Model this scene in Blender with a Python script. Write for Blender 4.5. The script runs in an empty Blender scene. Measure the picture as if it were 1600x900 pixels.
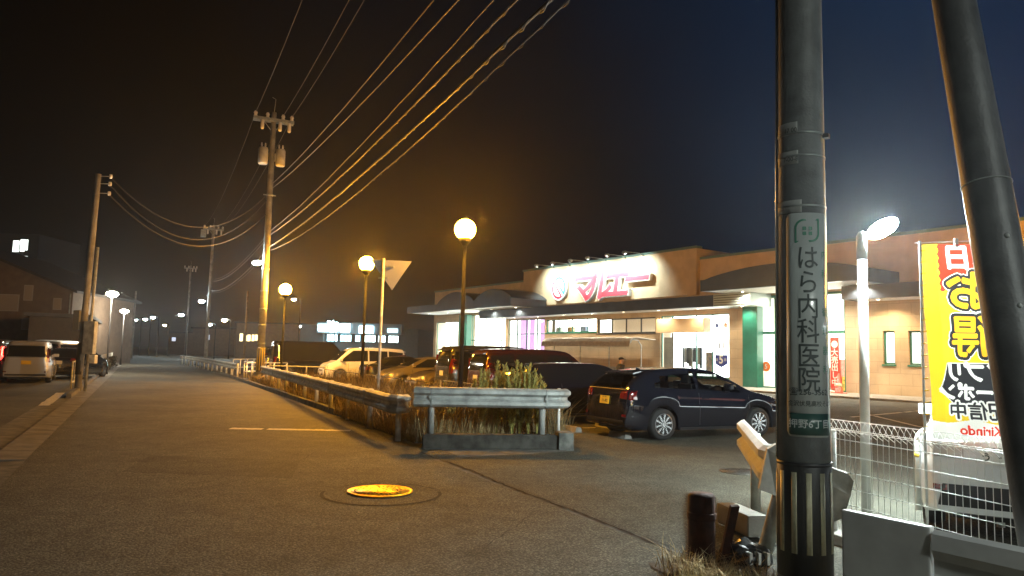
import bpy, bmesh, math, random
from mathutils import Vector, Matrix
from mathutils.bvhtree import BVHTree
random.seed(7)
SC = bpy.context.scene
COL = SC.collection
RAD = math.radians

# ------------------------------------------------------------------ camera
CAMH = 1.65
F = 1150.0
PITCH, ROLL = RAD(5.22), RAD(1.43)
cam_d = bpy.data.cameras.new('camera')
cam = bpy.data.objects.new('camera', cam_d)
COL.objects.link(cam)
CM = Matrix.Rotation(math.pi / 2 + PITCH, 3, 'X') @ Matrix.Rotation(ROLL, 3, 'Z')
cam.matrix_world = Matrix.Translation((0, 0, CAMH)) @ CM.to_4x4()
cam_d.sensor_width = 36
cam_d.lens = 36 * F / 1600
cam_d.clip_end = 3000
cam_d.clip_start = 0.05
SC.camera = cam

# ------------------------------------------------------------------ night sky, exposure
world = bpy.data.worlds.new('World')
SC.world = world
world.use_nodes = True
nt = world.node_tree
bg = nt.nodes['Background']
# night sky: black over the houses, deep blue glow of the town to the right
tcw = nt.nodes.new('ShaderNodeTexCoord')
dotn = nt.nodes.new('ShaderNodeVectorMath'); dotn.operation = 'DOT_PRODUCT'; dotn.inputs[1].default_value = (.86, .25, .44)
nt.links.new(tcw.outputs['Generated'], dotn.inputs[0])
rmp = nt.nodes.new('ShaderNodeValToRGB'); nt.links.new(dotn.outputs['Value'], rmp.inputs['Fac'])
el = rmp.color_ramp.elements
el[0].position = .05; el[0].color = (.0004, .0004, .0004, 1)
el[1].position = .85; el[1].color = (.0006, .0068, .021, 1)
e2 = el.new(.45); e2.color = (.0006, .0013, .0026, 1)
sky = nt.nodes.new('ShaderNodeTexSky'); sky.sky_type = 'NISHITA'; sky.sun_disc = False
sky.sun_elevation = RAD(-6); sky.sun_rotation = RAD(75)
sks = nt.nodes.new('ShaderNodeVectorMath'); sks.operation = 'SCALE'; sks.inputs['Scale'].default_value = .0008
nt.links.new(sky.outputs[0], sks.inputs[0])
cld = nt.nodes.new('ShaderNodeTexNoise'); cld.inputs['Scale'].default_value = 2.2; cld.inputs['Detail'].default_value = 5
nt.links.new(tcw.outputs['Generated'], cld.inputs['Vector'])
cmr = nt.nodes.new('ShaderNodeMapRange'); cmr.inputs['From Min'].default_value = .3; cmr.inputs['From Max'].default_value = .7; cmr.inputs['To Min'].default_value = .65; cmr.inputs['To Max'].default_value = 1.4
nt.links.new(cld.outputs['Fac'], cmr.inputs['Value'])
cml = nt.nodes.new('ShaderNodeVectorMath'); cml.operation = 'SCALE'; nt.links.new(rmp.outputs['Color'], cml.inputs[0]); nt.links.new(cmr.outputs[0], cml.inputs['Scale'])
skadd = nt.nodes.new('ShaderNodeVectorMath'); skadd.operation = 'ADD'
nt.links.new(cml.outputs[0], skadd.inputs[0]); nt.links.new(sks.outputs[0], skadd.inputs[1])
nt.links.new(skadd.outputs[0], bg.inputs[0])
bg.inputs[1].default_value = 1.0
SC.view_settings.view_transform = 'Standard'
SC.view_settings.look = 'None'
SC.view_settings.gamma = 1
SC.view_settings.exposure = 1.1
try:
    SC.cycles.use_denoising = True
    SC.cycles.sample_clamp_indirect = 4
    SC.cycles.max_bounces = 6
    SC.cycles.volume_bounces = 0
    SC.cycles.transparent_max_bounces = 12
    SC.cycles.caustics_reflective = False
    SC.cycles.caustics_refractive = False
except Exception:
    pass

SODIUM = (1.0, 0.41, 0.02)
LEDW = (0.84, 0.97, 0.94)
WARMW = (1.0, 0.86, 0.62)
K_SOD = 560.0      # radiance of the sodium globes
K_LED = 2600.0
HAZE = 0.00070

# ------------------------------------------------------------------ pixel -> place helpers (used only to measure places)
def ray(px, py):
    return CM @ Vector(((px - 800) / F, -(py - 450) / F, -1))
def G(px, py, z=0.0):
    d = ray(px, py); t = (z - CAMH) / d.z
    return Vector((d.x * t, d.y * t, z))
def PD(px, py, Y):
    d = ray(px, py); t = Y / d.y
    return Vector((d.x * t, Y, CAMH + d.z * t))
U = Vector((-.447, .894, 0)).normalized()      # along the road, away from us
V = Vector((.894, .447, 0)).normalized()       # across the road, to the right
def R(a, b, z=0.0):
    p = U * a + V * b
    return Vector((p.x, p.y, z))
ROAD_ROT = math.atan2(V.y, V.x)                # local x = V (right), local y = U (away)

# ------------------------------------------------------------------ materials
MATS = {}
def mat(name, col, rough=.6, metal=0., noise=.0, nscale=4., bump=0., bscale=40., emit=None, estr=0., coat=0., col2=None, spec=.5, ndetail=5):
    if name in MATS: return MATS[name]
    m = bpy.data.materials.new(name); MATS[name] = m
    m.use_nodes = True
    n = m.node_tree.nodes; l = m.node_tree.links
    b = n['Principled BSDF']
    b.inputs['Base Color'].default_value = (*col, 1)
    b.inputs['Roughness'].default_value = rough
    b.inputs['Metallic'].default_value = metal
    b.inputs['Specular IOR Level'].default_value = spec
    b.inputs['Coat Weight'].default_value = coat
    if emit:
        b.inputs['Emission Color'].default_value = (*emit, 1)
        b.inputs['Emission Strength'].default_value = estr
    if noise or bump or col2:
        tc = n.new('ShaderNodeTexCoord')
    if noise or col2:
        nz = n.new('ShaderNodeTexNoise'); nz.inputs['Scale'].default_value = nscale; nz.inputs['Detail'].default_value = ndetail
        l.new(tc.outputs['Object'], nz.inputs['Vector'])
        cr = n.new('ShaderNodeValToRGB')
        c2 = col2 if col2 else tuple(min(1, c * (1 + noise)) for c in col)
        c1 = col if col2 else tuple(c * (1 - noise) for c in col)
        cr.color_ramp.elements[0].color = (*c1, 1); cr.color_ramp.elements[0].position = .35
        cr.color_ramp.elements[1].color = (*c2, 1); cr.color_ramp.elements[1].position = .65
        l.new(nz.outputs['Fac'], cr.inputs['Fac'])
        l.new(cr.outputs['Color'], b.inputs['Base Color'])
    if bump:
        n2 = n.new('ShaderNodeTexNoise'); n2.inputs['Scale'].default_value = bscale; n2.inputs['Detail'].default_value = 6
        l.new(tc.outputs['Object'], n2.inputs['Vector'])
        bp = n.new('ShaderNodeBump'); bp.inputs['Strength'].default_value = bump; bp.inputs['Distance'].default_value = .01
        l.new(n2.outputs['Fac'], bp.inputs['Height'])
        l.new(bp.outputs['Normal'], b.inputs['Normal'])
    return m

def asphalt(name, base, warm=1.0, fine=95.):
    m = bpy.data.materials.new(name); MATS[name] = m
    m.use_nodes = True
    n = m.node_tree.nodes; l = m.node_tree.links; b = n['Principled BSDF']
    tc = n.new('ShaderNodeTexCoord')
    def nz(s, d, r=.6):
        q = n.new('ShaderNodeTexNoise'); q.inputs['Scale'].default_value = s; q.inputs['Detail'].default_value = d
        q.inputs['Roughness'].default_value = r; l.new(tc.outputs['Object'], q.inputs['Vector']); return q
    big = nz(.35, 6); mid = nz(3.1, 6, .7); fn = nz(fine, 2); 
    vo = n.new('ShaderNodeTexVoronoi'); vo.inputs['Scale'].default_value = 42; l.new(tc.outputs['Object'], vo.inputs['Vector'])
    def ramp(src, p0, c0, p1, c1):
        r = n.new('ShaderNodeMapRange'); r.inputs['From Min'].default_value = p0; r.inputs['From Max'].default_value = p1
        r.inputs['To Min'].default_value = c0; r.inputs['To Max'].default_value = c1; l.new(src, r.inputs['Value']); return r.outputs[0]
    def mul(x, y):
        q = n.new('ShaderNodeMath'); q.operation = 'MULTIPLY'; l.new(x, q.inputs[0]); l.new(y, q.inputs[1]); return q.outputs[0]
    f = mul(mul(ramp(big.outputs['Fac'], .3, .62, .7, 1.30), ramp(mid.outputs['Fac'], .3, .72, .7, 1.28)),
            mul(ramp(fn.outputs['Fac'], .35, .45, .65, 1.6), ramp(vo.outputs['Distance'], 0, 1.7, .6, .55)))
    cx = n.new('ShaderNodeCombineXYZ')
    for i, c in enumerate((base * warm, base, base * .80)):
        q = n.new('ShaderNodeMath'); q.operation = 'MULTIPLY'; q.inputs[1].default_value = c; l.new(f, q.inputs[0]); l.new(q.outputs[0], cx.inputs[i])
    l.new(cx.outputs[0], b.inputs['Base Color'])
    b.inputs['Roughness'].default_value = .82
    b.inputs['Specular IOR Level'].default_value = .3
    bp = n.new('ShaderNodeBump'); bp.inputs['Strength'].default_value = .55; bp.inputs['Distance'].default_value = .006
    ad = n.new('ShaderNodeMath'); l.new(fn.outputs['Fac'], ad.inputs[0]); l.new(vo.outputs['Distance'], ad.inputs[1])
    l.new(ad.outputs[0], bp.inputs['Height']); l.new(bp.outputs['Normal'], b.inputs['Normal'])
    return m

def emis(name, col, s):
    if name in MATS: return MATS[name]
    return mat(name, (.8, .8, .8), .5, emit=col, estr=s)

def wall_tiles(name, col, w, h, mortar=.01, dark=.55):
    m = bpy.data.materials.new(name); MATS[name] = m; m.use_nodes = True
    n = m.node_tree.nodes; l = m.node_tree.links; b = n['Principled BSDF']
    tc = n.new('ShaderNodeTexCoord'); sp = n.new('ShaderNodeSeparateXYZ'); cb = n.new('ShaderNodeCombineXYZ')
    l.new(tc.outputs['Object'], sp.inputs[0]); l.new(sp.outputs[0], cb.inputs[0]); l.new(sp.outputs[2], cb.inputs[1])
    br = n.new('ShaderNodeTexBrick'); br.inputs['Scale'].default_value = 1
    br.inputs['Brick Width'].default_value = w; br.inputs['Row Height'].default_value = h; br.inputs['Mortar Size'].default_value = mortar
    br.inputs['Color1'].default_value = (*col, 1); br.inputs['Color2'].default_value = (*[c * .88 for c in col], 1)
    br.inputs['Mortar'].default_value = (*[c * dark for c in col], 1)
    l.new(cb.outputs[0], br.inputs['Vector'])
    nz = n.new('ShaderNodeTexNoise'); nz.inputs['Scale'].default_value = .8; nz.inputs['Detail'].default_value = 6; l.new(tc.outputs['Object'], nz.inputs['Vector'])
    mr = n.new('ShaderNodeMapRange'); mr.inputs['From Min'].default_value = .3; mr.inputs['From Max'].default_value = .7; mr.inputs['To Min'].default_value = .8; mr.inputs['To Max'].default_value = 1.1
    l.new(nz.outputs['Fac'], mr.inputs['Value'])
    mx = n.new('ShaderNodeVectorMath'); mx.operation = 'SCALE'; l.new(br.outputs['Color'], mx.inputs[0]); l.new(mr.outputs[0], mx.inputs['Scale'])
    l.new(mx.outputs[0], b.inputs['Base Color']); b.inputs['Roughness'].default_value = .6
    bp = n.new('ShaderNodeBump'); bp.inputs['Strength'].default_value = .4; bp.inputs['Distance'].default_value = .02; bp.invert = True
    l.new(br.outputs['Fac'], bp.inputs['Height']); l.new(bp.outputs['Normal'], b.inputs['Normal'])
    return m

def cloth(name, col, trans=.45):
    m = bpy.data.materials.new(name); MATS[name] = m; m.use_nodes = True
    n = m.node_tree.nodes; l = m.node_tree.links
    b = n['Principled BSDF']; b.inputs['Base Color'].default_value = (*col, 1); b.inputs['Roughness'].default_value = .7
    t = n.new('ShaderNodeBsdfTranslucent'); t.inputs[0].default_value = (*col, 1)
    mx = n.new('ShaderNodeMixShader'); mx.inputs[0].default_value = trans
    l.new(b.outputs[0], mx.inputs[1]); l.new(t.outputs[0], mx.inputs[2]); l.new(mx.outputs[0], n['Material Output'].inputs[0])
    return m

def pane_glass(name='pane_glass'):
    if name in MATS: return MATS[name]
    m = bpy.data.materials.new(name); MATS[name] = m; m.use_nodes = True
    n = m.node_tree.nodes; l = m.node_tree.links
    n.remove(n['Principled BSDF'])
    t = n.new('ShaderNodeBsdfTransparent'); t.inputs[0].default_value = (.93, .96, .96, 1)
    g = n.new('ShaderNodeBsdfGlossy'); g.inputs['Roughness'].default_value = .03
    lw = n.new('ShaderNodeLayerWeight'); pw = n.new('ShaderNodeMath'); pw.operation = 'POWER'; pw.inputs[1].default_value = 4.5; l.new(lw.outputs['Facing'], pw.inputs[0])
    fr = n.new('ShaderNodeMath'); fr.operation = 'MULTIPLY_ADD'; fr.inputs[1].default_value = .9; fr.inputs[2].default_value = .045; l.new(pw.outputs[0], fr.inputs[0])
    mx = n.new('ShaderNodeMixShader'); l.new(fr.outputs[0], mx.inputs[0]); l.new(t.outputs[0], mx.inputs[1]); l.new(g.outputs[0], mx.inputs[2])
    l.new(mx.outputs[0], n['Material Output'].inputs[0])
    return m

M = {}
M['asphalt'] = asphalt('asphalt_old', .105, 1.02)
M['asphalt_lot'] = asphalt('asphalt_lot', .085, 1.0)
M['soil'] = mat('soil', (.05, .035, .022), .95, noise=.5, nscale=3, bump=.6, bscale=25)
M['concrete'] = mat('concrete', (.26, .25, .23), .85, noise=.28, nscale=2.5, bump=.4, bscale=60)
M['concrete_dark'] = mat('concrete_dark', (.10, .10, .092), .88, noise=.4, nscale=4, bump=.4, bscale=50)
M['pole_concrete'] = mat('pole_concrete', (.27, .26, .235), .8, noise=.25, nscale=3, bump=.3, bscale=80)
M['near_pole'] = mat('near_pole', (.12, .13, .13), .55, noise=.3, nscale=5, bump=.25, bscale=60)
M['galv'] = mat('galvanised_steel', (.30, .33, .32), .42, .55, noise=.2, nscale=8, bump=.15, bscale=30)
M['galv_old'] = mat('weathered_steel', (.36, .38, .37), .6, .25, noise=.3, nscale=5, bump=.25, bscale=30)
M['white_paint'] = mat('white_paint', (.74, .75, .73), .4, noise=.08, nscale=6, bump=.1, bscale=30)
M['white_dirty'] = mat('white_dirty_paint', (.62, .62, .58), .5, noise=.25, nscale=7, bump=.2, bscale=40)
M['roadmark'] = mat('road_marking', (.32, .31, .28), .7, col2=(.62, .6, .55), nscale=14, bump=.3, bscale=60)
M['black'] = mat('black_plastic', (.018, .018, .02), .5)
M['rubber'] = mat('tyre_rubber', (.02, .02, .021), .8, bump=.2, bscale=60)
M['glass_dark'] = mat('dark_window_glass', (.012, .014, .016), .06, spec=.6)
M['chrome'] = mat('alloy', (.62, .63, .65), .25, .9)
M['rim_dark'] = mat('dull_alloy', (.22, .22, .23), .45, .7)
M['tail'] = mat('tail_lamp_red', (.13, .005, .005), .15, coat=.6)
M['lamp_clear'] = mat('headlamp_clear', (.6, .62, .64), .12, .3, coat=.5)
M['plate_w'] = mat('plate_white', (.75, .75, .72), .4)
M['plate_y'] = mat('plate_yellow', (.75, .55, .04), .4)
M['ink'] = mat('ink_dark', (.02, .03, .025), .6)
M['green_frame'] = mat('green_frame', (.02, .16, .11), .35)
M['fascia'] = mat('canopy_fascia', (.050, .062, .082), .32, .35, noise=.15, nscale=1.2)
M['soffit'] = mat('soffit_white', (.72, .72, .68), .6)
M['cap'] = mat('parapet_coping', (.12, .20, .18), .4, .3)
M['rust'] = mat('rusty_steel', (.10, .035, .022), .8, .1, col2=(.05, .022, .018), nscale=9, bump=.5, bscale=30)
M['cable'] = mat('black_cable', (.022, .021, .02), .6)
M['ceramic'] = mat('insulator_ceramic', (.65, .63, .58), .3)
M['transformer'] = mat('transformer_grey', (.36, .36, .34), .5, noise=.2, nscale=4)
M['store_wall'] = wall_tiles('store_wall_tiles', (.52, .40, .26), 1.2, .6, .012, .7)
M['store_wall_plain'] = mat('store_wall_upper', (.50, .38, .24), .7, noise=.1, nscale=1.2, bump=.2, bscale=12)
M['house_wall'] = mat('house_wall', (.13, .095, .07), .8, noise=.15, nscale=2, bump=.2, bscale=15)
M['dark_roof'] = mat('dark_roof', (.03, .03, .033), .7, noise=.3, nscale=3)
M['cone'] = mat('cone_red', (.75, .06, .03), .45)
M['glass'] = pane_glass()
M['sod'] = emis('sodium_globe', SODIUM, K_SOD)
M['dry'] = mat('dry_grass', (.30, .23, .11), .8, noise=.4, nscale=30)
M['weed'] = mat('weed_green', (.34, .33, .10), .7, noise=.35, nscale=18)
M['weed_dark'] = mat('dark_weed', (.05, .045, .025), .8, noise=.4, nscale=18)

# ------------------------------------------------------------------ object helpers
def tag(o, label=None, cat=None, group=None, kind=None):
    if label: o['label'] = label
    if cat: o['category'] = cat
    if group: o['group'] = group
    if kind: o['kind'] = kind
    return o
def empty(name, loc=(0, 0, 0), rz=0.):
    o = bpy.data.objects.new(name, None); COL.objects.link(o)
    o.location = loc; o.rotation_euler = (0, 0, rz); o.empty_display_size = .3
    return o
def copy_tree(o, parent=None):
    c = o.copy(); COL.objects.link(c)
    if parent: c.parent = parent
    for ch in list(o.children):
        copy_tree(ch, c)
    return c

class MB:
    def __init__(s): s.bm = bmesh.new(); s.mi = 0
    def _face(s, vs):
        try:
            f = s.bm.faces.new(vs); f.material_index = s.mi; return f
        except ValueError:
            return None
    def box(s, c, size, rz=0., mtx=None, bev=0.):
        r = bmesh.ops.create_cube(s.bm, size=1)
        vs = r['verts']
        bmesh.ops.scale(s.bm, vec=size, verts=vs)
        if bev:
            es = list({e for v in vs for e in v.link_edges})
            r2 = bmesh.ops.bevel(s.bm, geom=es, offset=bev, segments=2, affect='EDGES', profile=.7)
            vs = list({v for f in r2['faces'] for v in f.verts} | {v for v in vs if v.is_valid})
        m = (mtx if mtx else Matrix.Translation(c) @ Matrix.Rotation(rz, 4, 'Z'))
        if mtx: m = mtx
        bmesh.ops.transform(s.bm, matrix=m, verts=vs)
        for f in {f for v in vs for f in v.link_faces}: f.material_index = s.mi
        return s
    def span(s, x0, x1, y0, y1, z0, z1, bev=0.):
        return s.box(((x0 + x1) / 2, (y0 + y1) / 2, (z0 + z1) / 2), (abs(x1 - x0), abs(y1 - y0), abs(z1 - z0)), bev=bev)
    def tube(s, pts, r, n=8, caps=True):
        pts = [Vector(p) for p in pts]
        rs = r if isinstance(r, (list, tuple)) else [r] * len(pts)
        rings = []
        up = None
        for i, p in enumerate(pts):
            d = (pts[min(i + 1, len(pts) - 1)] - pts[max(i - 1, 0)])
            if d.length < 1e-9: d = Vector((0, 0, 1))
            d.normalize()
            if up is None:
                a = Vector((0, 0, 1)) if abs(d.z) < .9 else Vector((1, 0, 0))
                up = d.cross(a).normalized()
            else:
                up = (up - d * up.dot(d)).normalized()
            w = d.cross(up)
            rings.append([s.bm.verts.new(p + (up * math.cos(t) + w * math.sin(t)) * rs[i]) for t in [2 * math.pi * k / n for k in range(n)]])
        for a, b in zip(rings, rings[1:]):
            for k in range(n):
                f = s._face([a[k], a[(k + 1) % n], b[(k + 1) % n], b[k]])
                if f: f.smooth = True
        if caps:
            s._face(list(reversed(rings[0]))); s._face(rings[-1])
        return s
    def lathe(s, prof, c=(0, 0, 0), n=24, axis='Z', mtx=None):
        rings = []
        for r, z in prof:
            ring = []
            for k in range(n):
                t = 2 * math.pi * k / n
                p = Vector((r * math.cos(t), r * math.sin(t), z))
                if axis == 'Y': p = Vector((p.x, p.z, p.y))
                if mtx: p = mtx @ p
                ring.append(s.bm.verts.new(p + Vector(c)))
            rings.append(ring)
        for a, b in zip(rings, rings[1:]):
            for k in range(n):
                f = s._face([a[k], a[(k + 1) % n], b[(k + 1) % n], b[k]])
                if f: f.smooth = True
        s._face(list(reversed(rings[0]))); s._face(rings[-1])
        return s
    def poly(s, pts):
        return s._face([s.bm.verts.new(p) for p in pts])
    def prism(s, pts, vec):
        a = [s.bm.verts.new(p) for p in pts]; v = Vector(vec)
        b = [s.bm.verts.new(Vector(p) + v) for p in pts]
        s._face(list(reversed(a))); s._face(b)
        n = len(a)
        for k in range(n): s._face([a[k], a[(k + 1) % n], b[(k + 1) % n], b[k]])
        return s
    def sphere(s, c, r, seg=20, sc=(1, 1, 1)):
        q = bmesh.ops.create_uvsphere(s.bm, u_segments=seg, v_segments=seg // 2, radius=r)
        bmesh.ops.transform(s.bm, matrix=Matrix.Translation(c) @ Matrix.Diagonal((*sc, 1)), verts=q['verts'])
        for f in {f for v in q['verts'] for f in v.link_faces}: f.smooth = True; f.material_index = s.mi
        return s
    def text(s, body, size, mtx, offset=0., extrude=0., cell=None, align='CENTER'):
        cu = bpy.data.curves.new('tmp_text', 'FONT'); cu.body = body; cu.size = size; cu.offset = offset * size
        cu.extrude = extrude; cu.align_x = align; cu.align_y = 'CENTER'; cu.resolution_u = 3
        ob = bpy.data.objects.new('tmp_text', cu); COL.objects.link(ob)
        bpy.context.view_layer.update()
        dg = bpy.context.evaluated_depsgraph_get()
        me = bpy.data.meshes.new_from_object(ob.evaluated_get(dg))
        bpy.data.objects.remove(ob); bpy.data.curves.remove(cu)
        tb = bmesh.new(); tb.from_mesh(me); bpy.data.meshes.remove(me)
        if cell and tb.verts:
            xs = [v.co.x for v in tb.verts]; x = min(xs) + cell
            while x < max(xs):
                bmesh.ops.bisect_plane(tb, geom=tb.verts[:] + tb.edges[:] + tb.faces[:], plane_co=(x, 0, 0), plane_no=(1, 0, 0)); x += cell
        vm = {v: s.bm.verts.new((mtx @ v.co) if isinstance(mtx, Matrix) else mtx(v.co)) for v in tb.verts}
        for f in tb.faces: s._face([vm[v] for v in f.verts])
        tb.free()
        return s
    def build(s, name, m, parent=None, loc=None, rz=0., smooth=False, recalc=True):
        if recalc: bmesh.ops.recalc_face_normals(s.bm, faces=s.bm.faces[:])
        me = bpy.data.meshes.new(name); s.bm.to_mesh(me); s.bm.free()
        for mm in (m if isinstance(m, (list, tuple)) else [m]): me.materials.append(mm)
        if smooth:
            for p in me.polygons: p.use_smooth = True
        o = bpy.data.objects.new(name, me); COL.objects.link(o)
        if parent: o.parent = parent
        if loc is not None: o.location = loc
        if rz: o.rotation_euler = (0, 0, rz)
        return o

def light(kind, name, loc, power, col, parent=None, **kw):
    d = bpy.data.lights.new(name, kind); d.energy = power; d.color = col
    for k, v in kw.items(): setattr(d, k, v)
    o = bpy.data.objects.new(name, d); COL.objects.link(o); o.location = loc
    if parent: o.parent = parent
    return o
def aim(o, d):
    o.rotation_euler = Vector(d).to_track_quat('-Z', 'Y').to_euler()


# ================================================================== GROUND
def sheet(name, pts, z, m, kind='structure', parent=None):
    b = MB(); b.poly([Vector((p[0], p[1], z)) for p in pts])
    o = b.build(name, m, parent)
    if kind: o['kind'] = kind
    return o
def rsheet(name, pts, z, m): return sheet(name, [R(a, b) for a, b in pts], z, m)
sheet('ground', [(-700, -60), (700, -60), (700, 1400), (-700, 1400)], 0, M['concrete_dark'])
rsheet('road', [(-30, -1.35), (420, -1.35), (420, 4.72), (11.2, 4.72), (11.0, 4.18), (-30, 4.18)], .004, M['asphalt'])
rsheet('parking_lot', [(-30, 4.28), (11.0, 4.28), (11.2, 6.9), (13.0, 8.0), (75, 8.0), (75, 31.2), (-30, 31.2)], .004, M['asphalt_lot'])
rsheet('side_lot', [(4, -30), (60, -30), (60, -2.35), (4, -2.35)], .004, M['asphalt_lot'])
# joint / crack between road and lot entrance: a wandering dark groove
b = MB(); random.seed(3)
pts = [(11.9, 4.40)]
a = 11.9
while a > 2.5:
    a -= .12; pts.append((a, 4.30 - .012 * (12 - a) + random.uniform(-.025, .025) + .03 * math.sin(a * 2.1)))
for (a0, b0), (a1, b1) in zip(pts, pts[1:]):
    w = random.uniform(.008, .022)
    b.poly([R(a0, b0 - w, .008), R(a0, b0 + w, .008), R(a1, b1 + w, .008), R(a1, b1 - w, .008)])
o = b.build('road', mat('crack_filler', (.018, .015, .012), .9)); o['kind'] = 'structure'; o.name = 'road_joint'
def crack(p0, p1, w, seed):
    random.seed(seed); b = MB(); q0 = G(*p0); q1 = G(*p1); n = int((q1 - q0).length / .09); t = (q1 - q0).normalized(); nn = Vector((-t.y, t.x, 0)); o_ = 0; prev = None
    for k in range(n + 1):
        o_ += random.uniform(-.03, .03); c = q0.lerp(q1, k / n) + nn * o_; ww = w * random.uniform(.3, 1.2) * math.sin(math.pi * (k + .5) / (n + 1)) ** .5
        cur = (c - nn * ww, c + nn * ww)
        if prev: b.poly([Vector((v.x, v.y, .0085)) for v in (prev[0], prev[1], cur[1], cur[0])])
        prev = cur
    o = b.build('road_crack', MATS['crack_filler']); o['kind'] = 'structure'
crack((120, 800), (420, 742), .006, 1); crack((420, 742), (520, 700), .006, 2); crack((700, 880), (860, 800), .006, 4); crack((905, 720), (1075, 790), .007, 5)
b = MB(); b.poly([Vector((*G(*q).xy, .0065)) for q in ((235, 712), (470, 720), (455, 748), (190, 738))]); o = b.build('road_repair', asphalt('asphalt_repair', .075, 1.0)); o['kind'] = 'structure'
b = MB(); b.poly([R(8.2, 5.0, .0065), R(8.1, 9.5, .0065), R(7.2, 9.6, .0065), R(7.3, 4.95, .0065)]); o = b.build('road_repair', MATS['asphalt_repair']); o['kind'] = 'structure'
# stop line, worn
random.seed(11)
def worn_line(name, P0, P1, w, gaps=.12, parent=None, z=.008, n=26, mm='roadmark'):
    b = MB(); P0 = Vector(P0); P1 = Vector(P1); d = (P1 - P0); t = d.normalized(); nn = Vector((-t.y, t.x, 0))
    for k in range(n):
        if random.random() < gaps and k not in (0, n - 1): continue
        q0 = P0 + d * (k / n); q1 = P0 + d * ((k + 1) / n)
        wa, wb = [w / 2 * random.uniform(.82, 1.05) for _ in '12']
        b.poly([Vector((*(q0 - nn * wa).xy, z)), Vector((*(q1 - nn * wa).xy, z)), Vector((*(q1 + nn * wb).xy, z)), Vector((*(q0 + nn * wb).xy, z))])
    o = b.build(name, M[mm]); o['kind'] = 'structure'; return o
worn_line('stop_line', R(16.3, 1.75), R(15.35, 4.0), .30, .04)
for k in range(2):
    worn_line('side_lot_marking', G(68 + k * 45, 634), G(95 + k * 30, 614), .28, .05, n=8)
for k, a in enumerate((14.75, 18.0, 20.6, 23.3, 26.0, 29.0, 32.0, 35.0)):
    worn_line('parking_line', R(a, 9.3), R(a, 14.0), .12, .1)
worn_line('parking_line', G(1330, 652), G(1450, 641), .15, .06)
worn_line('parking_line', G(1345, 645), G(1440, 668), .15, .06)
# kerbs and gutter
b = MB()
for k in range(60):
    a0 = 13.0 + k * 1.2
    if a0 > 75: break
    if 33.5 < a0 < 36: pass
    b.prism([R(a0 + .01, 4.58, 0), R(a0 + .01, 4.76, 0), R(a0 + .01, 4.745, .14), R(a0 + .01, 4.60, .14)], R(1.18, 0, 0))
o = b.build('kerb', M['concrete_dark']); o['kind'] = 'structure'
b = MB()
for k in range(150):
    a0 = 12.5 + k * 1.0
    b.prism([R(a0 + .01, -1.80, .008), R(a0 + .01, -1.36, .008), R(a0 + .01, -1.36, .012), R(a0 + .01, -1.80, .03)], R(.98, 0, 0))
    if 26 < a0 < 150: b.prism([R(a0 + .01, -1.96, 0), R(a0 + .01, -1.81, 0), R(a0 + .01, -1.82, .13), R(a0 + .01, -1.95, .13)], R(.98, 0, 0))
o = b.build('gutter', mat('gutter_concrete', (.13, .125, .115), .85, noise=.3, nscale=3)); o['kind'] = 'structure'
# planted verge between road and parked cars
b = MB()
random.seed(5)
na, nb = 40, 6
grid = [[None] * (nb + 1) for _ in range(na + 1)]
for i in range(na + 1):
    for j in range(nb + 1):
        a = 12.9 + i * (62 - 12.9) / na; bb = 4.76 + j * (7.9 - 4.76) / nb
        z = .06 + (random.uniform(0, .09) if 0 < j < nb else 0)
        grid[i][j] = b.bm.verts.new(R(a, bb, z))
for i in range(na):
    for j in range(nb): b._face([grid[i][j], grid[i + 1][j], grid[i + 1][j + 1], grid[i][j + 1]])
o = b.build('verge_soil', M['soil'], smooth=True); o['kind'] = 'structure'
# soil strip round the near pole
b = MB(); random.seed(12); pts = [(4.95, 3.75), (5.05, 4.1), (4.6, 4.6), (3.9, 4.9), (1.5, 4.7), (.2, 4.5), (.2, 3.6), (2, 3.5), (4.0, 3.55)]
ring = []
for (a0, b0), (a1, b1) in zip(pts, pts[1:] + pts[:1]):
    for k in range(8): ring.append((a0 + (a1 - a0) * k / 8 + random.uniform(-.05, .05), b0 + (b1 - b0) * k / 8 + random.uniform(-.05, .05)))
b.poly([R(p, q, .010) for p, q in ring])
o = b.build('roadside_soil', M['soil']); o['kind'] = 'structure'
# store forecourt
# (built with the store below, in its frame)

# manholes
def manhole(loc, r, m, label, glint):
    t = empty('manhole_cover', loc)
    tag(t, label, 'manhole cover')
    b = MB(); b.lathe([(r, .0), (r, .010), (r - .03, .013), (r - .035, .008)], n=48); 
    b.build('rim', glint, t)
    b = MB(); b.lathe([(r - .04, 0), (r - .04, .010), (.01, .012)], n=48); 
    b.mi = 1
    for q, cnt in ((.88, 40), (.74, 30), (.60, 26), (.44, 18), (.28, 12), (.12, 5)):
        for k in range(cnt):
            if random.random() < .45: continue
            tt = 2 * math.pi * k / cnt + q * 3
            rr = (r - .05) * q
            b.box(None, (1, 1, 1), mtx=Matrix.Translation((rr * math.cos(tt), rr * math.sin(tt), .0125)) @ Matrix.Rotation(tt, 4, 'Z') @ Matrix.Diagonal((.014, .016 + .008 * (k % 3), .003, 1)))
    b.build('lid', [m, M['rust'] if m.name != 'manhole_iron' else m], t)
    return t
mhy = mat('manhole_yellow', (.88, .50, .03), .38, .75, noise=.15, nscale=20, bump=.3, bscale=70)
mhd = mat('manhole_iron', (.10, .09, .08), .5, .7, noise=.2, nscale=20)
manhole(G(594, 769) + Vector((0, 0, .01)), .385, mhy, 'bright yellow round manhole cover shining in the middle of the road', mhy)
manhole(G(1160, 738) + Vector((0, 0, .006)), .33, mhd, 'dull iron manhole cover in the entrance near the guardrail end', mhd)
b = MB()
c = G(596, 772)
n = 64
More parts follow.
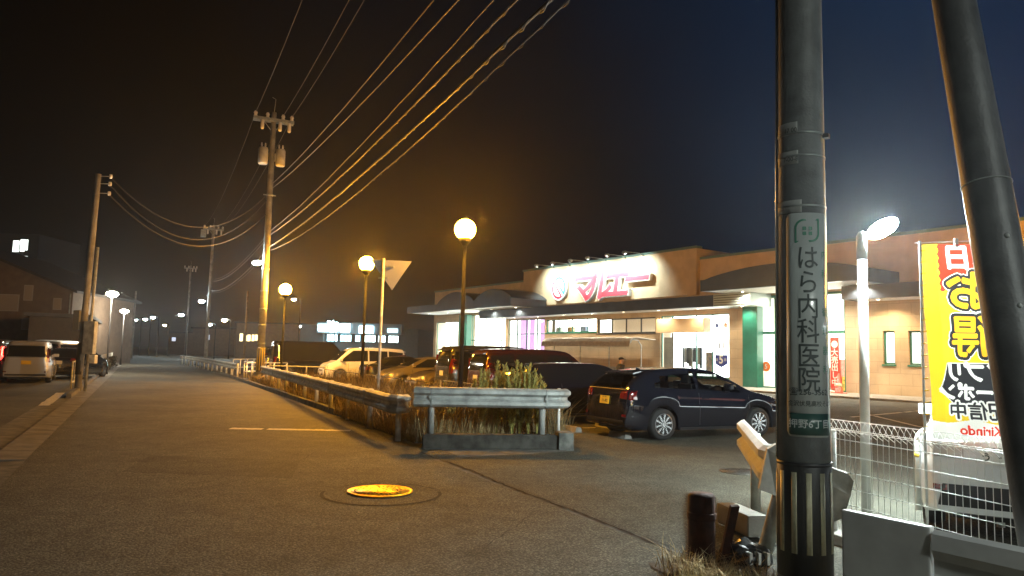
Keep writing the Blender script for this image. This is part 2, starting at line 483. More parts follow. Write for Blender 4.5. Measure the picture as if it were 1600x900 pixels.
for k in range(n):
    t0, t1 = 2 * math.pi * k / n, 2 * math.pi * (k + 1) / n
    r0, r1 = .66, .70
    if .12 < t0 < 3.0 and random.random() < .5: continue
    b.poly([c + Vector((r * math.cos(t), r * math.sin(t), .0085)) for r, t in ((r0, t0), (r1, t0), (r1, t1), (r0, t1))])
o = b.build('road_patch_seam', MATS['crack_filler']); o['kind'] = 'structure'

# ================================================================== SUPERMARKET
A0 = G(1322, 616)
dv = ray(20, 540); dv.z = 0; dv.normalize()         # the facade runs away to the left towards this direction
SX = -dv                                            # local +x: along the facade to the right / nearer
STORE_ROT = math.atan2(SX.y, SX.x)
NIN = Vector((-SX.y, SX.x, 0))                      # local +y: into the building
def WZ(px, py, off=0.):
    d = ray(px, py); o0 = Vector((0, 0, CAMH)); p = A0 - NIN * off
    t = (p - o0).dot(NIN) / d.dot(NIN)
    q = o0 + d * t
    return (q - A0).dot(SX), q.z
def WS(px, off=0.): return WZ(px, 540, off)[0]
store = empty('supermarket', A0, STORE_ROT)
tag(store, 'long beige supermarket with floodlit white and red sign above its canopy', 'supermarket')
sl = WS(677); sm0 = WS(820); sm1 = WS(1093); sr = WS(1600) + 9
zl = WZ(750, 449)[1]; zm = WZ(1093, 387, .3)[1]; zr = WZ(1300, 381)[1]
zcb = WZ(1114, 479, 2)[1]; zct = WZ(1114, 461, 2)[1]      # main canopy bottom / top
print('store', sl, sm0, sm1, sr, zl, zm, zr, zcb, zct)

def wall_open(mb, s0, s1, z0, z1, ops, th=.35, y0=0.):
    xs = sorted({s0, s1} | {min(max(v, s0), s1) for o in ops for v in (o[0], o[1])})
    zs = sorted({z0, z1} | {min(max(v, z0), z1) for o in ops for v in (o[2], o[3])})
    for a, c in zip(xs, xs[1:]):
        run = None
        for d, e in zip(zs, zs[1:]):
            mx, mz = (a + c) / 2, (d + e) / 2
            if any(o[0] < mx < o[1] and o[2] < mz < o[3] for o in ops):
                if run: mb.span(a, c, y0, y0 + th, run[0], run[1]); run = None
            else:
                run = (run[0], e) if run else (d, e)
        if run: mb.span(a, c, y0, y0 + th, run[0], run[1])
def rect(p0, p1, off=0.):
    x0, za = WZ(p0[0], p0[1], off); x1, _ = WZ(p1[0], p1[1], off)
    xm, zb = WZ(p0[0], p1[1], off)
    return (x0, x1, zb, za)
ops = {
 'left': rect((682, 504), (714, 562)),
 'left2': rect((729, 493), (789, 552)),
 'purple': rect((793, 500), (850, 562)),
 'high1': rect((853, 500), (932, 520)),
 'high2': rect((933, 499), (1024, 521)),
 'big': rect((1032, 494), (1139, 586)),
 'r1': rect((1379, 517), (1399, 569)),
 'r2': rect((1419, 517), (1440, 570)),
 'r3': rect((1459, 517), (1481, 572)),
 'r4': rect((1500, 517), (1522, 573)),
}
ze = zct - .02
ent = (WS(1184), WS(1321), .05, ze)
ops['left'] = (*ops['left'][:2], .5, ops['left'][3]); ops['left2'] = (*ops['left2'][:2], .3, ops['left2'][3])
ops['purple'] = (*ops['purple'][:2], .5, ops['purple'][3])
b = MB(); wall_open(b, sl, sr, 0, zct + .3, list(ops.values()) + [ent])
b.span(sl, sl + .35, .35, 26, 0, zct + .3); b.span(sr - .35, sr, .35, 26, 0, zct + .3); b.span(sl, sr, 26, 26.35, 0, zl)
b.build('wall', M['store_wall'], store)
b = MB()
b.span(sl, sm0 + .4, 0, .35, zct + .3, zl); b.span(sm0, sm1, -.3, .1, zct + .3, zm); b.span(sm1 - .4, sr, .0, .35, zct + .3, zr)
b.span(sl, sl + .35, .35, 26, zct + .3, zl); b.span(sm0, sm0 + .35, .1, 6, zct, zm); b.span(sm1 - .35, sm1, .1, 6, zct, zm)
b.build('parapet', M['store_wall_plain'], store)
b = MB()
b.span(sl - .06, sm0 - .01, -.07, .45, zl, zl + .16); b.span(sm0 - .06, sm1 + .06, -.38, .2, zm, zm + .17); b.span(sm1 + .07, sr, -.07, .45, zr, zr + .16)
b.build('coping', M['cap'], store)
b = MB(); b.span(sl + .4, sr - .4, .4, 25.9, zct + .4, zct + .6); b.build('roof', M['dark_roof'], store)

# lit rooms behind the windows
lit_cold = emis('shop_light_cold', (.93, 1.0, .97), 4.5)
lit_warm = emis('shop_light_warm', (.98, 1.0, .86), 4.0)
lit_dim = emis('shop_light_dim', (1.0, .74, .45), .16)
frame_m = M['green_frame']
def window(key, vs=(), hs=(), lit=None, depth=.9, fr=.07, name='window', frm=None, yoff=.12):
    x0, x1, z0, z1 = ops[key] if isinstance(key, str) else key
    b = MB()
    g = .002
    b.span(x0 + g, x0 + fr, yoff, yoff + .08, z0 + g, z1 - g); b.span(x1 - fr, x1 - g, yoff, yoff + .08, z0 + g, z1 - g)
    b.span(x0 + fr, x1 - fr, yoff, yoff + .08, z0 + g, z0 + fr); b.span(x0 + fr, x1 - fr, yoff, yoff + .08, z1 - fr, z1 - g)
    for v in vs: xx = x0 + (x1 - x0) * v; b.span(xx - fr / 2, xx + fr / 2, yoff + .004, yoff + .084, z0 + fr, z1 - fr)
    for h in hs: zz = z0 + (z1 - z0) * h; b.span(x0 + fr, x1 - fr, yoff - .004, yoff + .088, zz - fr / 2, zz + fr / 2)
    b.span(x0 - .05, x1 + .05, -.06, .1, z0 - .09, z0 - .004)
    w = b.build(name, frm or frame_m, store)
    b = MB(); b.poly([(x0 + fr, yoff + .04, z0 + fr), (x1 - fr, yoff + .04, z0 + fr), (x1 - fr, yoff + .04, z1 - fr), (x0 + fr, yoff + .04, z1 - fr)])
    b.build('pane', M['glass'], w)
    if lit:
        b = MB(); b.span(x0 - .3, x1 + .3, .36 + depth, .40 + depth, z0 - .3, z1 + .3); b.build('lit_interior', lit, w)
    return w
window('left', (.62,), (), lit_cold)
window('left2', (.14, .5, .88), (.52,), lit_warm)
wp = window('purple', (.25, .5, .78), (.70,), emis('shop_light_soft', (.95, .93, .9), 1.5), depth=.16)
window('high1', (.25, .52, .80), (), lit_warm)
window('high2', (.25, .5, .75), (), lit_dim, frm=M['black'])
wb = window('big', (.53, .76), (), lit_cold, depth=1.3)
for k in ('r1', 'r2', 'r3', 'r4'): window(k, (), (), emis('frosted_light', (.95, .97, .95), 1.2), depth=.02, fr=.09)
random.seed(19)
for key in ('left', 'left2', 'high1'):
    x0, x1, z0, z1 = ops[key]
    for k in range(4 if key != 'high1' else 3):
        xx = x0 + (x1 - x0) * (.12 + .25 * k + random.uniform(-.03, .03)); h = random.uniform(1.0, 1.9) if key != 'high1' else z0 + .5
        b = MB(); b.span(xx - .35, xx + .35, .8, 1.15, .1, h, bev=.02)
        b.build('display_shelf', mat('shelf_%d' % (k % 3), [(.25, .3, .3), (.5, .35, .2), (.2, .25, .4)][k % 3], .6, noise=.6, nscale=7), store)
# curtains behind the purple window
x0, x1, z0, z1 = ops['purple']
cm = cloth('purple_curtain', (.62, .42, .68), .5)
for (f0, f1) in ((.27, .49), (.52, .66), (.80, .97)):
    b = MB(); n = 14; prev = None
    for k in range(n + 1):
        x = x0 + (x1 - x0) * (f0 + (f1 - f0) * k / n); y = .42 + .05 * math.sin(k * 2.2)
        cur = (b.bm.verts.new((x, y, z0 + .1)), b.bm.verts.new((x, y, z1 - .05)))
        if prev: b._face([prev[0], cur[0], cur[1], prev[1]])
        prev = cur
    b.build('curtain', cm, wp)
# coats hanging on a rail, posters in the big window
x0, x1, z0, z1 = ops['big']
W_ = x1 - x0
rail = MB(); rail.tube([(x0 + W_ * .2, .8, 2.55), (x0 + W_ * .55, .8, 2.55)], .02); rl = rail.build('clothes_rail', M['galv'], wb)
random.seed(8)
for k in range(9):
    xx = x0 + W_ * (.24 + .033 * k + random.uniform(-.004, .004)); h = random.uniform(1.0, 1.7)
    b = MB(); w = random.uniform(.10, .2)
    b.prism([(xx - w * .3, .74, 2.5), (xx + w * .3, .74, 2.5), (xx + w * .62, .74, 2.28), (xx + w * .6, .74, 2.5 - h), (xx - w * .6, .74, 2.5 - h), (xx - w * .62, .74, 2.28)], (0, .12, 0))
    b.build('hanging_coat', mat('coat_%d' % (k % 3), [(.12, .14, .16), (.3, .33, .34), (.06, .07, .09)][k % 3], .9), rl)
def store_text(b, body, size, x, z, y, offset=0., extrude=0.):
    b.text(body, size, Matrix.Translation((x, y, z)) @ Matrix.Rotation(math.pi / 2, 4, 'X'), offset, extrude)
# price posters on the right pane
px = x0 + W_ * .885
def poster(x, z, w, h, m, y=.10):
    b = MB(); b.span(x - w / 2, x + w / 2, y, y + .012, z - h / 2, z + h / 2); return b.build('poster', m, wb)
wht = emis('poster_white', (1, 1, 1), .8); wht.node_tree.nodes['Principled BSDF'].inputs['Base Color'].default_value = (.85, .85, .85, 1)
zz = lambda f: z0 + (z1 - z0) * f
p1 = poster(px, zz(.46), W_ * .19, .75, wht)
b = MB(); store_text(b, '11', .62, px, zz(.50), .085, .02); store_text(b, '毎', .22, px - W_ * .065, zz(.48), .085); store_text(b, '時', .22, px + W_ * .068, zz(.48), .085); b.build('lettering', M['ink'], p1)
bl = mat('poster_blue', (.03, .05, .30), .5)
b = MB(); w = W_ * .085; b.prism([(px - w, .085, zz(.36)), (px - w, .085, zz(.22)), (px, .085, zz(.16)), (px + w, .085, zz(.22)), (px + w, .085, zz(.36))], (0, .012, 0)); p2 = b.build('poster', bl, wb)
b = MB(); store_text(b, '5', .72, px, zz(.28), .075, .03); store_text(b, '毎', .2, px - w * .68, zz(.28), .075); store_text(b, '割', .2, px + w * .68, zz(.28), .075); b.build('lettering', M['plate_w'], p2)
b = MB(); b.lathe([(.16, 0), (.16, .012)], c=(px - .35, .09, zz(.82)), axis='Y', n=20); b.build('sticker', mat('sticker_navy', (.05, .08, .22), .5), wb)
b = MB(); b.lathe([(.17, 0), (.17, .012)], c=(px + .35, .09, zz(.82)), axis='Y', n=20); b.build('sticker', mat('sticker_peach', (.8, .45, .35), .5), wb)
p3 = poster(x0 + W_ * .69, zz(.24), W_ * .10, 1.3, mat('poster_tan', (.55, .45, .35), .5, col2=(.25, .3, .4), nscale=6), .30)

# entrance: tall glazed front
x0, x1, z0, z1 = ent
b = MB()
zt_ = WZ(1200, 520)[1]
for xx in (x0 + .06, WS(1210), WS(1244), WS(1282), x1 - .06): b.span(xx - .07, xx + .07, .10, .22, z0, z1)
b.span(x0, x1, .09, .23, zt_ - .08, zt_ + .08); b.span(x0, x1, .09, .23, z1 - .15, z1); b.span(x0, x1, .09, .23, z0, z0 + .12)
ent_o = b.build('entrance', frame_m, store)
b = MB(); b.poly([(x0, .16, z0), (x1, .16, z0), (x1, .16, z1), (x0, .16, z1)]); b.build('pane', M['glass'], ent_o)
b = MB(); b.span(x0 - .5, x1 + .5, 3.2, 3.3, 0, z1 + .2); b.build('lit_interior', emis('entrance_light', (1.0, .97, .80), 4.0), ent_o)
b = MB(); b.span(x0, x1, .35, 3.2, z1 + .02, z1 + .06); b.build('ceiling', M['soffit'], ent_o)
b = MB(); b.span(x0 - .5, x0 - .4, .35, 3.2, 0, z1); b.span(x1 + .4, x1 + .5, .35, 3.2, 0, z1); b.build('side_wall', M['soffit'], ent_o)
random.seed(14)
cols = [(.6, .1, .06), (.7, .5, .1), (.2, .4, .2), (.6, .55, .45), (.3, .2, .15)]
for k in range(7):
    xx = x0 + .8 + k * (x1 - x0 - 1.4) / 6.5
    b = MB()
    b.span(xx - .3, xx + .3, 1.6, 2.1, .1, .9 + .5 * (k % 3), bev=.02)
    b.build('display_stand', mat('goods_%d' % (k % 5), cols[k % 5], .6, noise=.5, nscale=9), ent_o)
b = MB(); xx = WS(1196); b.lathe([(.3, 0), (.3, .012)], c=(xx, .05, 1.35), axis='Y', n=24); ds = b.build('sticker', mat('sticker_orange', (.8, .2, .05), .5), ent_o)
b = MB(); store_text(b, '5', .4, xx, 1.35, .04, .02); b.build('lettering', M['plate_w'], ds)
# green columns
for (pa, pb, zt0) in ((1160, 1183, zct + .02), (716, 728, zct - .1)):
    b = MB(); b.span(WS(pa, .6), WS(pb, .6), -.6, -.002, 0, zt0, bev=.03); b.build('column', mat('green_column', (.015, .14, .10), .35, noise=.1), store)
b = MB(); b.span(WS(789, .1), WS(793, .1), -.1, -.002, 0, zct - .1); b.build('pilaster', M['store_wall_plain'], store)
# roller box above the big window
b = MB(); xa, zb_ = WZ(1025, 520, .7); xb, za_ = WZ(1099, 491, .7); b.span(xa, xb, -.7, -.002, zb_, zb_ + .95, bev=.03)
b.build('blind_box', mat('blind_box_cream', (.75, .55, .32), .5), store)

# canopies
def canopy(x0, x1, z0, z1, off, name='canopy', m=None, arch=None, th=.25):
    b = MB()
    b.span(x0, x1, -off, -off + th, z0, z1)
    b.span(x0, x0 + .2, -off + th, -.36 if z0 > zct - .05 else -.004, z0, z1); b.span(x1 - .2, x1, -off + th, -.36 if z0 > zct - .05 else -.004, z0, z1)
    b.span(x0 + .2, x1 - .2, -off + th, -.36 if z0 > zct - .05 else -.004, z1 - .12, z1 - .02)
    if arch:
        for (a0, a1, hgt) in arch:
            n = 22; pts = [(a0, -off + .02, z1 - .02)]
            for k in range(n + 1):
                t = k / n; xx = a0 + (a1 - a0) * t
                pts.append((xx, -off + .02, z1 + hgt * math.sin(math.pi * t) ** .8 + .002))
            pts.append((a1, -off + .02, z1 - .02))
            b.prism(pts, (0, off - .36, 0))
    c = b.build(name, m or M['fascia'], store)
    b = MB(); b.span(x0 + .2, x1 - .2, -off + th, -.36 if z0 > zct - .05 else -.004, z0 + .02, z0 + .06); b.build('soffit', M['soffit'], c)
    return c
c1 = canopy(WS(747, 2), WS(1115, 2), zcb, zct, 2.0)
c1b = canopy(WS(1115, 2) + .003, WS(1172, 2), zcb - .02, zct + .02, 2.03, m=mat('canopy_metal', (.42, .48, .46), .35, .5))
b = MB()
for k in range(5):
    zz_ = zcb + (zct - zcb) * (k + .5) / 5; b.span(WS(1115, 2) + .05, WS(1172, 2) - .05, -2.05, -2.028, zz_ - .02, zz_ + .02)
b.build('trim', M['black'], c1b)
c2 = canopy(WS(1316, 2), sr + 2, zcb, zct, 2.0)
eh = WZ(1105, 437, 4)[1]; ea = WZ(1195, 413, 4)[1]
c3 = canopy(WS(1094, 4), WS(1344, 4), zct + .03, eh, 4.0, arch=[(WS(1100, 4), WS(1343, 4), ea - eh)])
el = WZ(700, 474, 4)[1]; elb = WZ(700, 486, 4)[1]
c4 = canopy(WS(634, 4), WS(796, 4), zct + .03, el, 4.0, arch=[(WS(680, 4), WS(738, 4), 1.0), (WS(738, 4) + .01, WS(797, 4), .9)])
# downlights in the soffits
def downlight(parent, x, y, z, p, col, r=.09, spot=True, blend=.6, size=2.6):
    b = MB(); b.lathe([(r + .03, .02), (r + .03, -.02), (r, -.025), (r, -.01)], c=(x, y, z), n=16); d = b.build('downlight', M['white_paint'], parent)
    b = MB(); b.lathe([(r * .95, 0), (r * .95, -.008)], c=(x, y, z - .012), n=14); b.build('lens', emis('downlight_lens', col, 30.), d)
    l = light('SPOT', 'downlight_beam', (x, y, z - .06), p, col, d, shadow_soft_size=.05, spot_size=size, spot_blend=blend)
    return d
n = 9
for k in range(n):
    x = WS(747, 2) + 1.2 + (WS(1172, 2) - WS(747, 2) - 2.4) * k / (n - 1)
    downlight(c1, x, -1.2, zcb + .02, 150, WARMW)
for k in range(4):
    x = WS(1316, 2) + 1.5 + k * 4.2
    downlight(c2, x, -1.2, zcb + .02, 320, (1, .72, .40))
for k in range(4):
    x = WS(1110, 4) + 1.0 + k * (WS(1344, 4) - WS(1110, 4) - 2) / 3
    downlight(c3, x, -2.4, zct + .05, 480, (1, .92, .72))
for k in range(5):
    x = WS(640, 4) + 1 + k * (WS(790, 4) - WS(640, 4) - 2) / 4
    downlight(c4, x, -2.4, zct + .05, 260, (1, .9, .65))

# logo disc and 3D lettering マルエー
sx, sz = WZ(875, 450, .4); rr = (WZ(875, 431, .4)[1] - WZ(875, 471, .4)[1]) / 2
t = MB(); t.lathe([(rr * .97, .04), (rr, .0), (rr, -.16), (rr * .97, -.2)], c=(sx, -.34, sz), axis='Y', n=40); disc = t.build('logo_disc', M['white_paint'], store)
tealm = mat('logo_teal', (.0, .34, .30), .4); redm = mat('logo_red', (.62, .02, .05), .4)
def halfring(sgn, m):
    b = MB(); n = 20; a0 = RAD(-45) if sgn > 0 else RAD(135)
    base = RAD(-50)
    r0 = rr * .86
    # outer half-disc outline minus inner, cut by the diagonal
    for k in range(n):
        t0 = base + (0 if sgn > 0 else math.pi) + RAD(7) + RAD(166) * k / n; t1 = base + (0 if sgn > 0 else math.pi) + RAD(7) + RAD(166) * (k + 1) / n
        P = lambda r, t: (sx + r * math.cos(t), -.555, sz + r * math.sin(t))
        b.prism([P(r0, t0), P(r0, t1), P(r0 * .80, t1), P(r0 * .80, t0)], (0, .02, 0))
    ta = base + (0 if sgn > 0 else math.pi) + RAD(7); tb = ta + RAD(166)
    pa = Vector((math.cos(ta), 0, math.sin(ta))) * r0; pb = Vector((math.cos(tb), 0, math.sin(tb))) * r0
    d = (pb - pa).normalized(); nn = Vector((-d.z, 0, d.x)) * rr * .13
    if nn.dot(Vector((math.cos((ta + tb) / 2), 0, math.sin((ta + tb) / 2)))) < 0: nn = -nn
    c = Vector((sx, -.558, sz))
    b.prism([c + pa, c + pb, c + pb + nn - d * rr * .06, c + pa + nn + d * rr * .06], (0, .02, 0))
    b.build('logo_mark', m, disc)
halfring(1, tealm); halfring(-1, redm)
letters = [('マ', 915), ('ル', 938), ('エ', 965), ('ー', 997)]
zc = WZ(915, 452, .5)[1]
redm2 = mat('letter_red', (.64, .07, .10), .4)
for ch, pxx in letters:
    x, _ = WZ(pxx, 450, .5)
    sz_ = 2.5 if ch != 'ー' else 2.3
    zc_ = zc if ch != 'ー' else zc + .25
    shear = Matrix(((1.0, .0, .0, 0), (0, 1, 0, 0), (0, 0, 1, 0), (0, 0, 0, 1)))
    b = MB()
    mtx = Matrix.Translation((x, -.52, zc_)) @ Matrix.Rotation(math.pi / 2, 4, 'X') @ Matrix(((1.25, .22, 0, 0), (0, 1, 0, 0), (0, 0, 1, 0), (0, 0, 0, 1)))
    b.text(ch, sz_, mtx, .055, .14); lt = b.build('sign_letter', M['white_paint'], store)
    b = MB()
    mtx = Matrix.Translation((x, -.68, zc_)) @ Matrix.Rotation(math.pi / 2, 4, 'X') @ Matrix(((1.25, .22, 0, 0), (0, 1, 0, 0), (0, 0, 1, 0), (0, 0, 0, 1)))
    b.text(ch, sz_, mtx, .025, .012); b.build('letter_face', redm2, lt)
# floodlights on arms above the sign
for k, pxx in enumerate((862, 888, 916, 944, 975, 1003)):
    x = WS(pxx, .4)
    b = MB(); b.tube([(x, -.2, zm - .1), (x, -.7, zm + .12), (x, -2.1, zm + .10)], .03, 6); arm = b.build('floodlight_arm', M['galv'], store)
    b = MB(); b.box(None, (1, 1, 1), mtx=Matrix.Translation((x, -2.15, zm + .02)) @ Matrix.Rotation(RAD(-35), 4, 'X') @ Matrix.Diagonal((.34, .22, .16, 1))); h = b.build('floodlight_head', M['galv'], arm)
    l = light('SPOT', 'floodlight_beam', (x, -2.18, zm - .12), 880, (.84, 1.0, .95), h, shadow_soft_size=.12, spot_size=RAD(112), spot_blend=.9)
    aim(l, (0, 1.0, -.72))

# forecourt slab in front of the store
b = MB(); b.span(sl - 3, sr, -4.6, -.002, 0, .10); o = b.build('forecourt', M['concrete'], None, A0, STORE_ROT); o['kind'] = 'structure'
def at_store(px, py, off):      # a point of the store's frame in world terms
    s, z = WZ(px, py, off); return A0 + SX * s - NIN * off

# cart shelter in front of the wall
cx0, cx1 = WS(852, 2.6), WS(990, 2.6); ztop = WZ(852, 528, 2.6)[1]
cs = empty('cart_shelter', A0 + SX * ((cx0 + cx1) / 2) - NIN * 2.0, STORE_ROT)
tag(cs, 'grey metal trolley shelter with curved roof against the store wall', 'shelter')
hw = (cx1 - cx0) / 2
b = MB(); n = 10; prof = []
for k in range(n + 1):
    t = k / n * math.pi / 2; prof.append((1.25 - 2.2 + 0 * t - 0, 0))
prof = [(1.5, ztop - .1), (-.2, ztop + .02), (-.7, ztop - .06), (-.95, ztop - .3), (-1.0, ztop - .62)]
for (ya, za), (yb, zb_) in zip(prof, prof[1:]):
    b.prism([(-hw, ya, za), (-hw, yb, zb_), (-hw, yb, zb_ - .04), (-hw, ya, za - .04)], (2 * hw, 0, 0))
b.build('roof_sheet', mat('shelter_sheet', (.42, .38, .32), .45, .2, noise=.15), cs)
for k in range(4):
    x = -hw + .1 + k * (2 * hw - .2) / 3
    b = MB(); b.tube([(x, .2, 0), (x, .2, ztop - .55), (x, -.1, ztop - .22), (x, -.6, ztop - .15), (x, -.9, ztop - .45)], .04, 8); b.build('post', M['galv_old'], cs)
b = MB(); b.span(-hw, hw, 1.2, 1.25, .1, 1.0); b.build('rail', M['galv_old'], cs)

# red banner and cones near the entrance
def nobori_small():
    P = at_store(1305, 600, .9)
    t = empty('sale_banner', (P.x, P.y, .1), STORE_ROT); tag(t, 'narrow red sale banner with white lettering beside the store entrance', 'banner')
    b = MB(); h = 2.95; w = .52
    b.span(-w / 2, w / 2, 0, .012, .25, h); b.build('cloth', mat('banner_red', (.75, .05, .03), .6), t)
    b = MB(); b.tube([(-w / 2 - .02, .01, 0), (-w / 2 - .02, .01, h + .1)], .015, 6); b.tube([(-w / 2 - .02, .01, h + .05), (w / 2, .01, h + .05)], .01, 6); b.build('pole', M['white_paint'], t)
    b = MB(); b.lathe([(.19, 0), (.19, .01)], c=(0, -.02, h - .38), axis='Y', n=20)
    for k, ch in enumerate('大売出し中'):
        b.text(ch, .42, Matrix.Translation((0, -.02, h - .85 - k * .40)) @ Matrix.Rotation(math.pi / 2, 4, 'X'), .02)
    b.build('lettering', M['plate_w'], t)
    b = MB(); b.lathe([(.25, 0), (.25, .08), (.05, .1)], c=(-w / 2, 0, 0), n=16); b.build('base', M['white_dirty'], t)
nobori_small()
def cone(loc, label, h=.7):
    t = empty('traffic_cone', loc); tag(t, label, 'traffic cone')
    b = MB(); b.lathe([(h * .22, .03), (h * .2, .04), (h * .04, h), (.01, h)], n=18); b.box((0, 0, .017), (h * .58, h * .58, .034), bev=.01); b.build('body', M['cone'], t)
    b = MB(); b.lathe([(h * .157, h * .32), (h * .162, h * .32), (h * .118, h * .52), (h * .113, h * .52)], n=18); b.build('reflective_band', M['plate_w'], t)
    return t
P = at_store(1311, 620, 1.6); cone((P.x, P.y, .1), 'red traffic cone standing beside the red banner at the entrance', 1.05)
P = G(1466, 668); cone(P, 'red traffic cone half hidden behind the yellow banner', .9)
# ================================================================== FAR BUILDINGS
def ppx(px, Y): d = ray(px, 540); return d.x * Y / d.y
def zpx(px, py, Y): return PD(px, py, Y).z
# bright shops at the far side of the car park
def bright_shop():
    Y = 112.
    x0, x1 = ppx(468, Y), ppx(655, Y)
    t = empty('corner_shop', (x0, Y, 0), RAD(-4))
    tag(t, 'far low shop with bright bluish white signboards and lit windows', 'shop')
    W = x1 - x0
    s = lambda px: ppx(px, Y) - x0
    z = lambda py: zpx(560, py, Y)
    b = MB(); b.span(0, W, 0, 14, 0, z(512), bev=.05); b.span(s(474), s(508), -.8, -.01, 0.1, z(509)); b.build('wall', mat('far_wall', (.12, .14, .15), .7, noise=.1), t)
    b = MB(); b.span(s(499), s(632), -1.4, -.01, z(522), z(506)); pf = b.build('parapet', mat('far_fascia', (.22, .26, .28), .5), t)
    for a, c, y0_, y1_, st in ((502, 518, 519, 509, 6), (520, 532, 518, 505, 9), (537, 551, 520, 507, 7), (566, 588, 521, 510, 5), (610, 626, 519, 513, 1.0)):
        b = MB(); b.span(s(a), s(c), -1.6, -1.42, z(y0_), z(y1_), bev=.04); b.build('lit_signboard', emis('far_sign_%g' % st, (.55, .90, 1.0), st * 1.4), t)
    b = MB(); b.prism([(s(521), -1.7, z(520)), (s(529), -1.7, z(520)), (s(525), -1.7, z(502))], (0, .25, 0)); b.build('lit_signboard', emis('far_sign_9', (.55, .90, 1.0), 12), t)
    k = 0
    for a, c, st in ((475, 505, 7), (511, 530, 3.5), (532, 552, 2.0), (556, 566, 2.2), (570, 590, 3.2), (592, 606, 2.6), (608, 626, 3.8)):
        w = MB(); zb, zt = z(535), z(523) if a > 505 else z(516)
        w.span(s(a), s(c), -.10, -.012, zb, zt); fo = w.build('window', M['black'], t)
        n = 3; 
        for q in range(n):
            aa = s(a) + .1 + (s(c) - s(a) - .2) * q / n; bb = s(a) + .0 + (s(c) - s(a) - .2) * (q + 1) / n
            p = MB(); p.span(aa, bb, -.16, -.103, zb + .1, zt - .1); p.build('pane', emis('far_pane_%g' % st, (.45, .88, 1.0) if a < 560 else (.75, 1.0, .98), st * random.uniform(.9, 1.1)), fo)
    b = MB(); b.tube([(s(549), 3, z(512)), (s(549), 3, z(503))], .9, 12); b.build('roof_tank', mat('roof_tank', (.3, .4, .5), .5), t)
bright_shop()
def lowbuilding(name, label, cat, px0, px1, ytop, Y, m, wins=(), litm=None, depth=10, roof='flat', zbase=0):
    x0, x1 = ppx(px0, Y), ppx(px1, Y); H = zpx((px0 + px1) / 2, ytop, Y)
    t = empty(name, (x0, Y, 0)); tag(t, label, cat)
    W = x1 - x0
    b = MB(); b.span(0, W, 0, depth, 0, H); b.build('wall', m, t)
    b = MB(); b.span(-.3, W + .3, -.3, depth + .3, H + .003, H + .25); b.build('roof', M['dark_roof'], t)
    for (a, c, y0_, y1_) in wins:
        w = MB(); w.span(ppx(a, Y) - x0 - .06, ppx(c, Y) - x0 + .06, -.06, -.005, zpx(a, y1_, Y) - .06, zpx(a, y0_, Y) + .06); f = w.build('window', M['black'], t)
        w = MB(); w.span(ppx(a, Y) - x0, ppx(c, Y) - x0, -.09, -.062, zpx(a, y1_, Y), zpx(a, y0_, Y)); w.build('pane', litm or M['glass_dark'], f)
    return t
yl = emis('far_yellow_light', (1.0, .78, .35), 1.4)
lowbuilding('office_building', 'low dark building with a row of warm yellow lit windows behind the utility pole', 'building', 368, 470, 506, 125, M['house_wall'],
            [(374, 379, 521, 533), (381, 385, 524, 533), (386, 391, 523, 533), (393, 397, 523, 533), (398, 402, 523, 532)], yl)
wh_ = lowbuilding('warehouse', 'dark low warehouse beyond the fence at the left roadside', 'building', 100, 160, 506, 64, mat('far_block', (.045, .035, .025), .85, noise=.15), depth=34)
wh_.location = R(58, -3.4) - V * (ppx(160, 64) - ppx(100, 64)); wh_.rotation_euler = (0, 0, ROAD_ROT)
lowbuilding('far_house', 'small unlit house at the far right bend of the road', 'house', 262, 300, 520, 170, M['house_wall'], [(268, 274, 527, 533)], emis('far_dim_light', (.7, .8, 1), .5))
lowbuilding('row_house', 'dim low building behind the roadside guardrail far away', 'building', 300, 366, 514, 150, M['house_wall'], [(322, 327, 505 + 18, 531)], emis('far_dim_light', (.7, .8, 1), .5))
# an unseen drugstore added right of the view for the parked cars to mirror
def added_shop():
    t = empty('added_drugstore', (40, 6, 0), RAD(-72)); tag(t, 'drugstore with lit shop windows and a red fascia, unseen, put there for car reflections', 'shop')
    b = MB(); b.span(-16, 16, 0, 12, 0, 5.2); b.build('wall', M['store_wall_plain'], t)
    b = MB(); b.span(-5, 6, -.35, -.01, 3.9, 4.8); b.build('fascia', mat('fascia_red', (.5, .03, .02), .4, emit=(1, .06, .03), estr=.45), t)
    for k in range(6):
        x = -13.2 + k * 4.5
        b = MB(); b.span(x - .1, x + 4.0, -.06, -.004, .4, 3.1); f = b.build('window', M['green_frame'], t)
        b = MB(); b.span(x, x + 3.9, -.1, -.062, .5, 3.0); b.build('pane', emis('added_shop_light', (.85, 1.0, .98), 5.5), f)
added_shop()
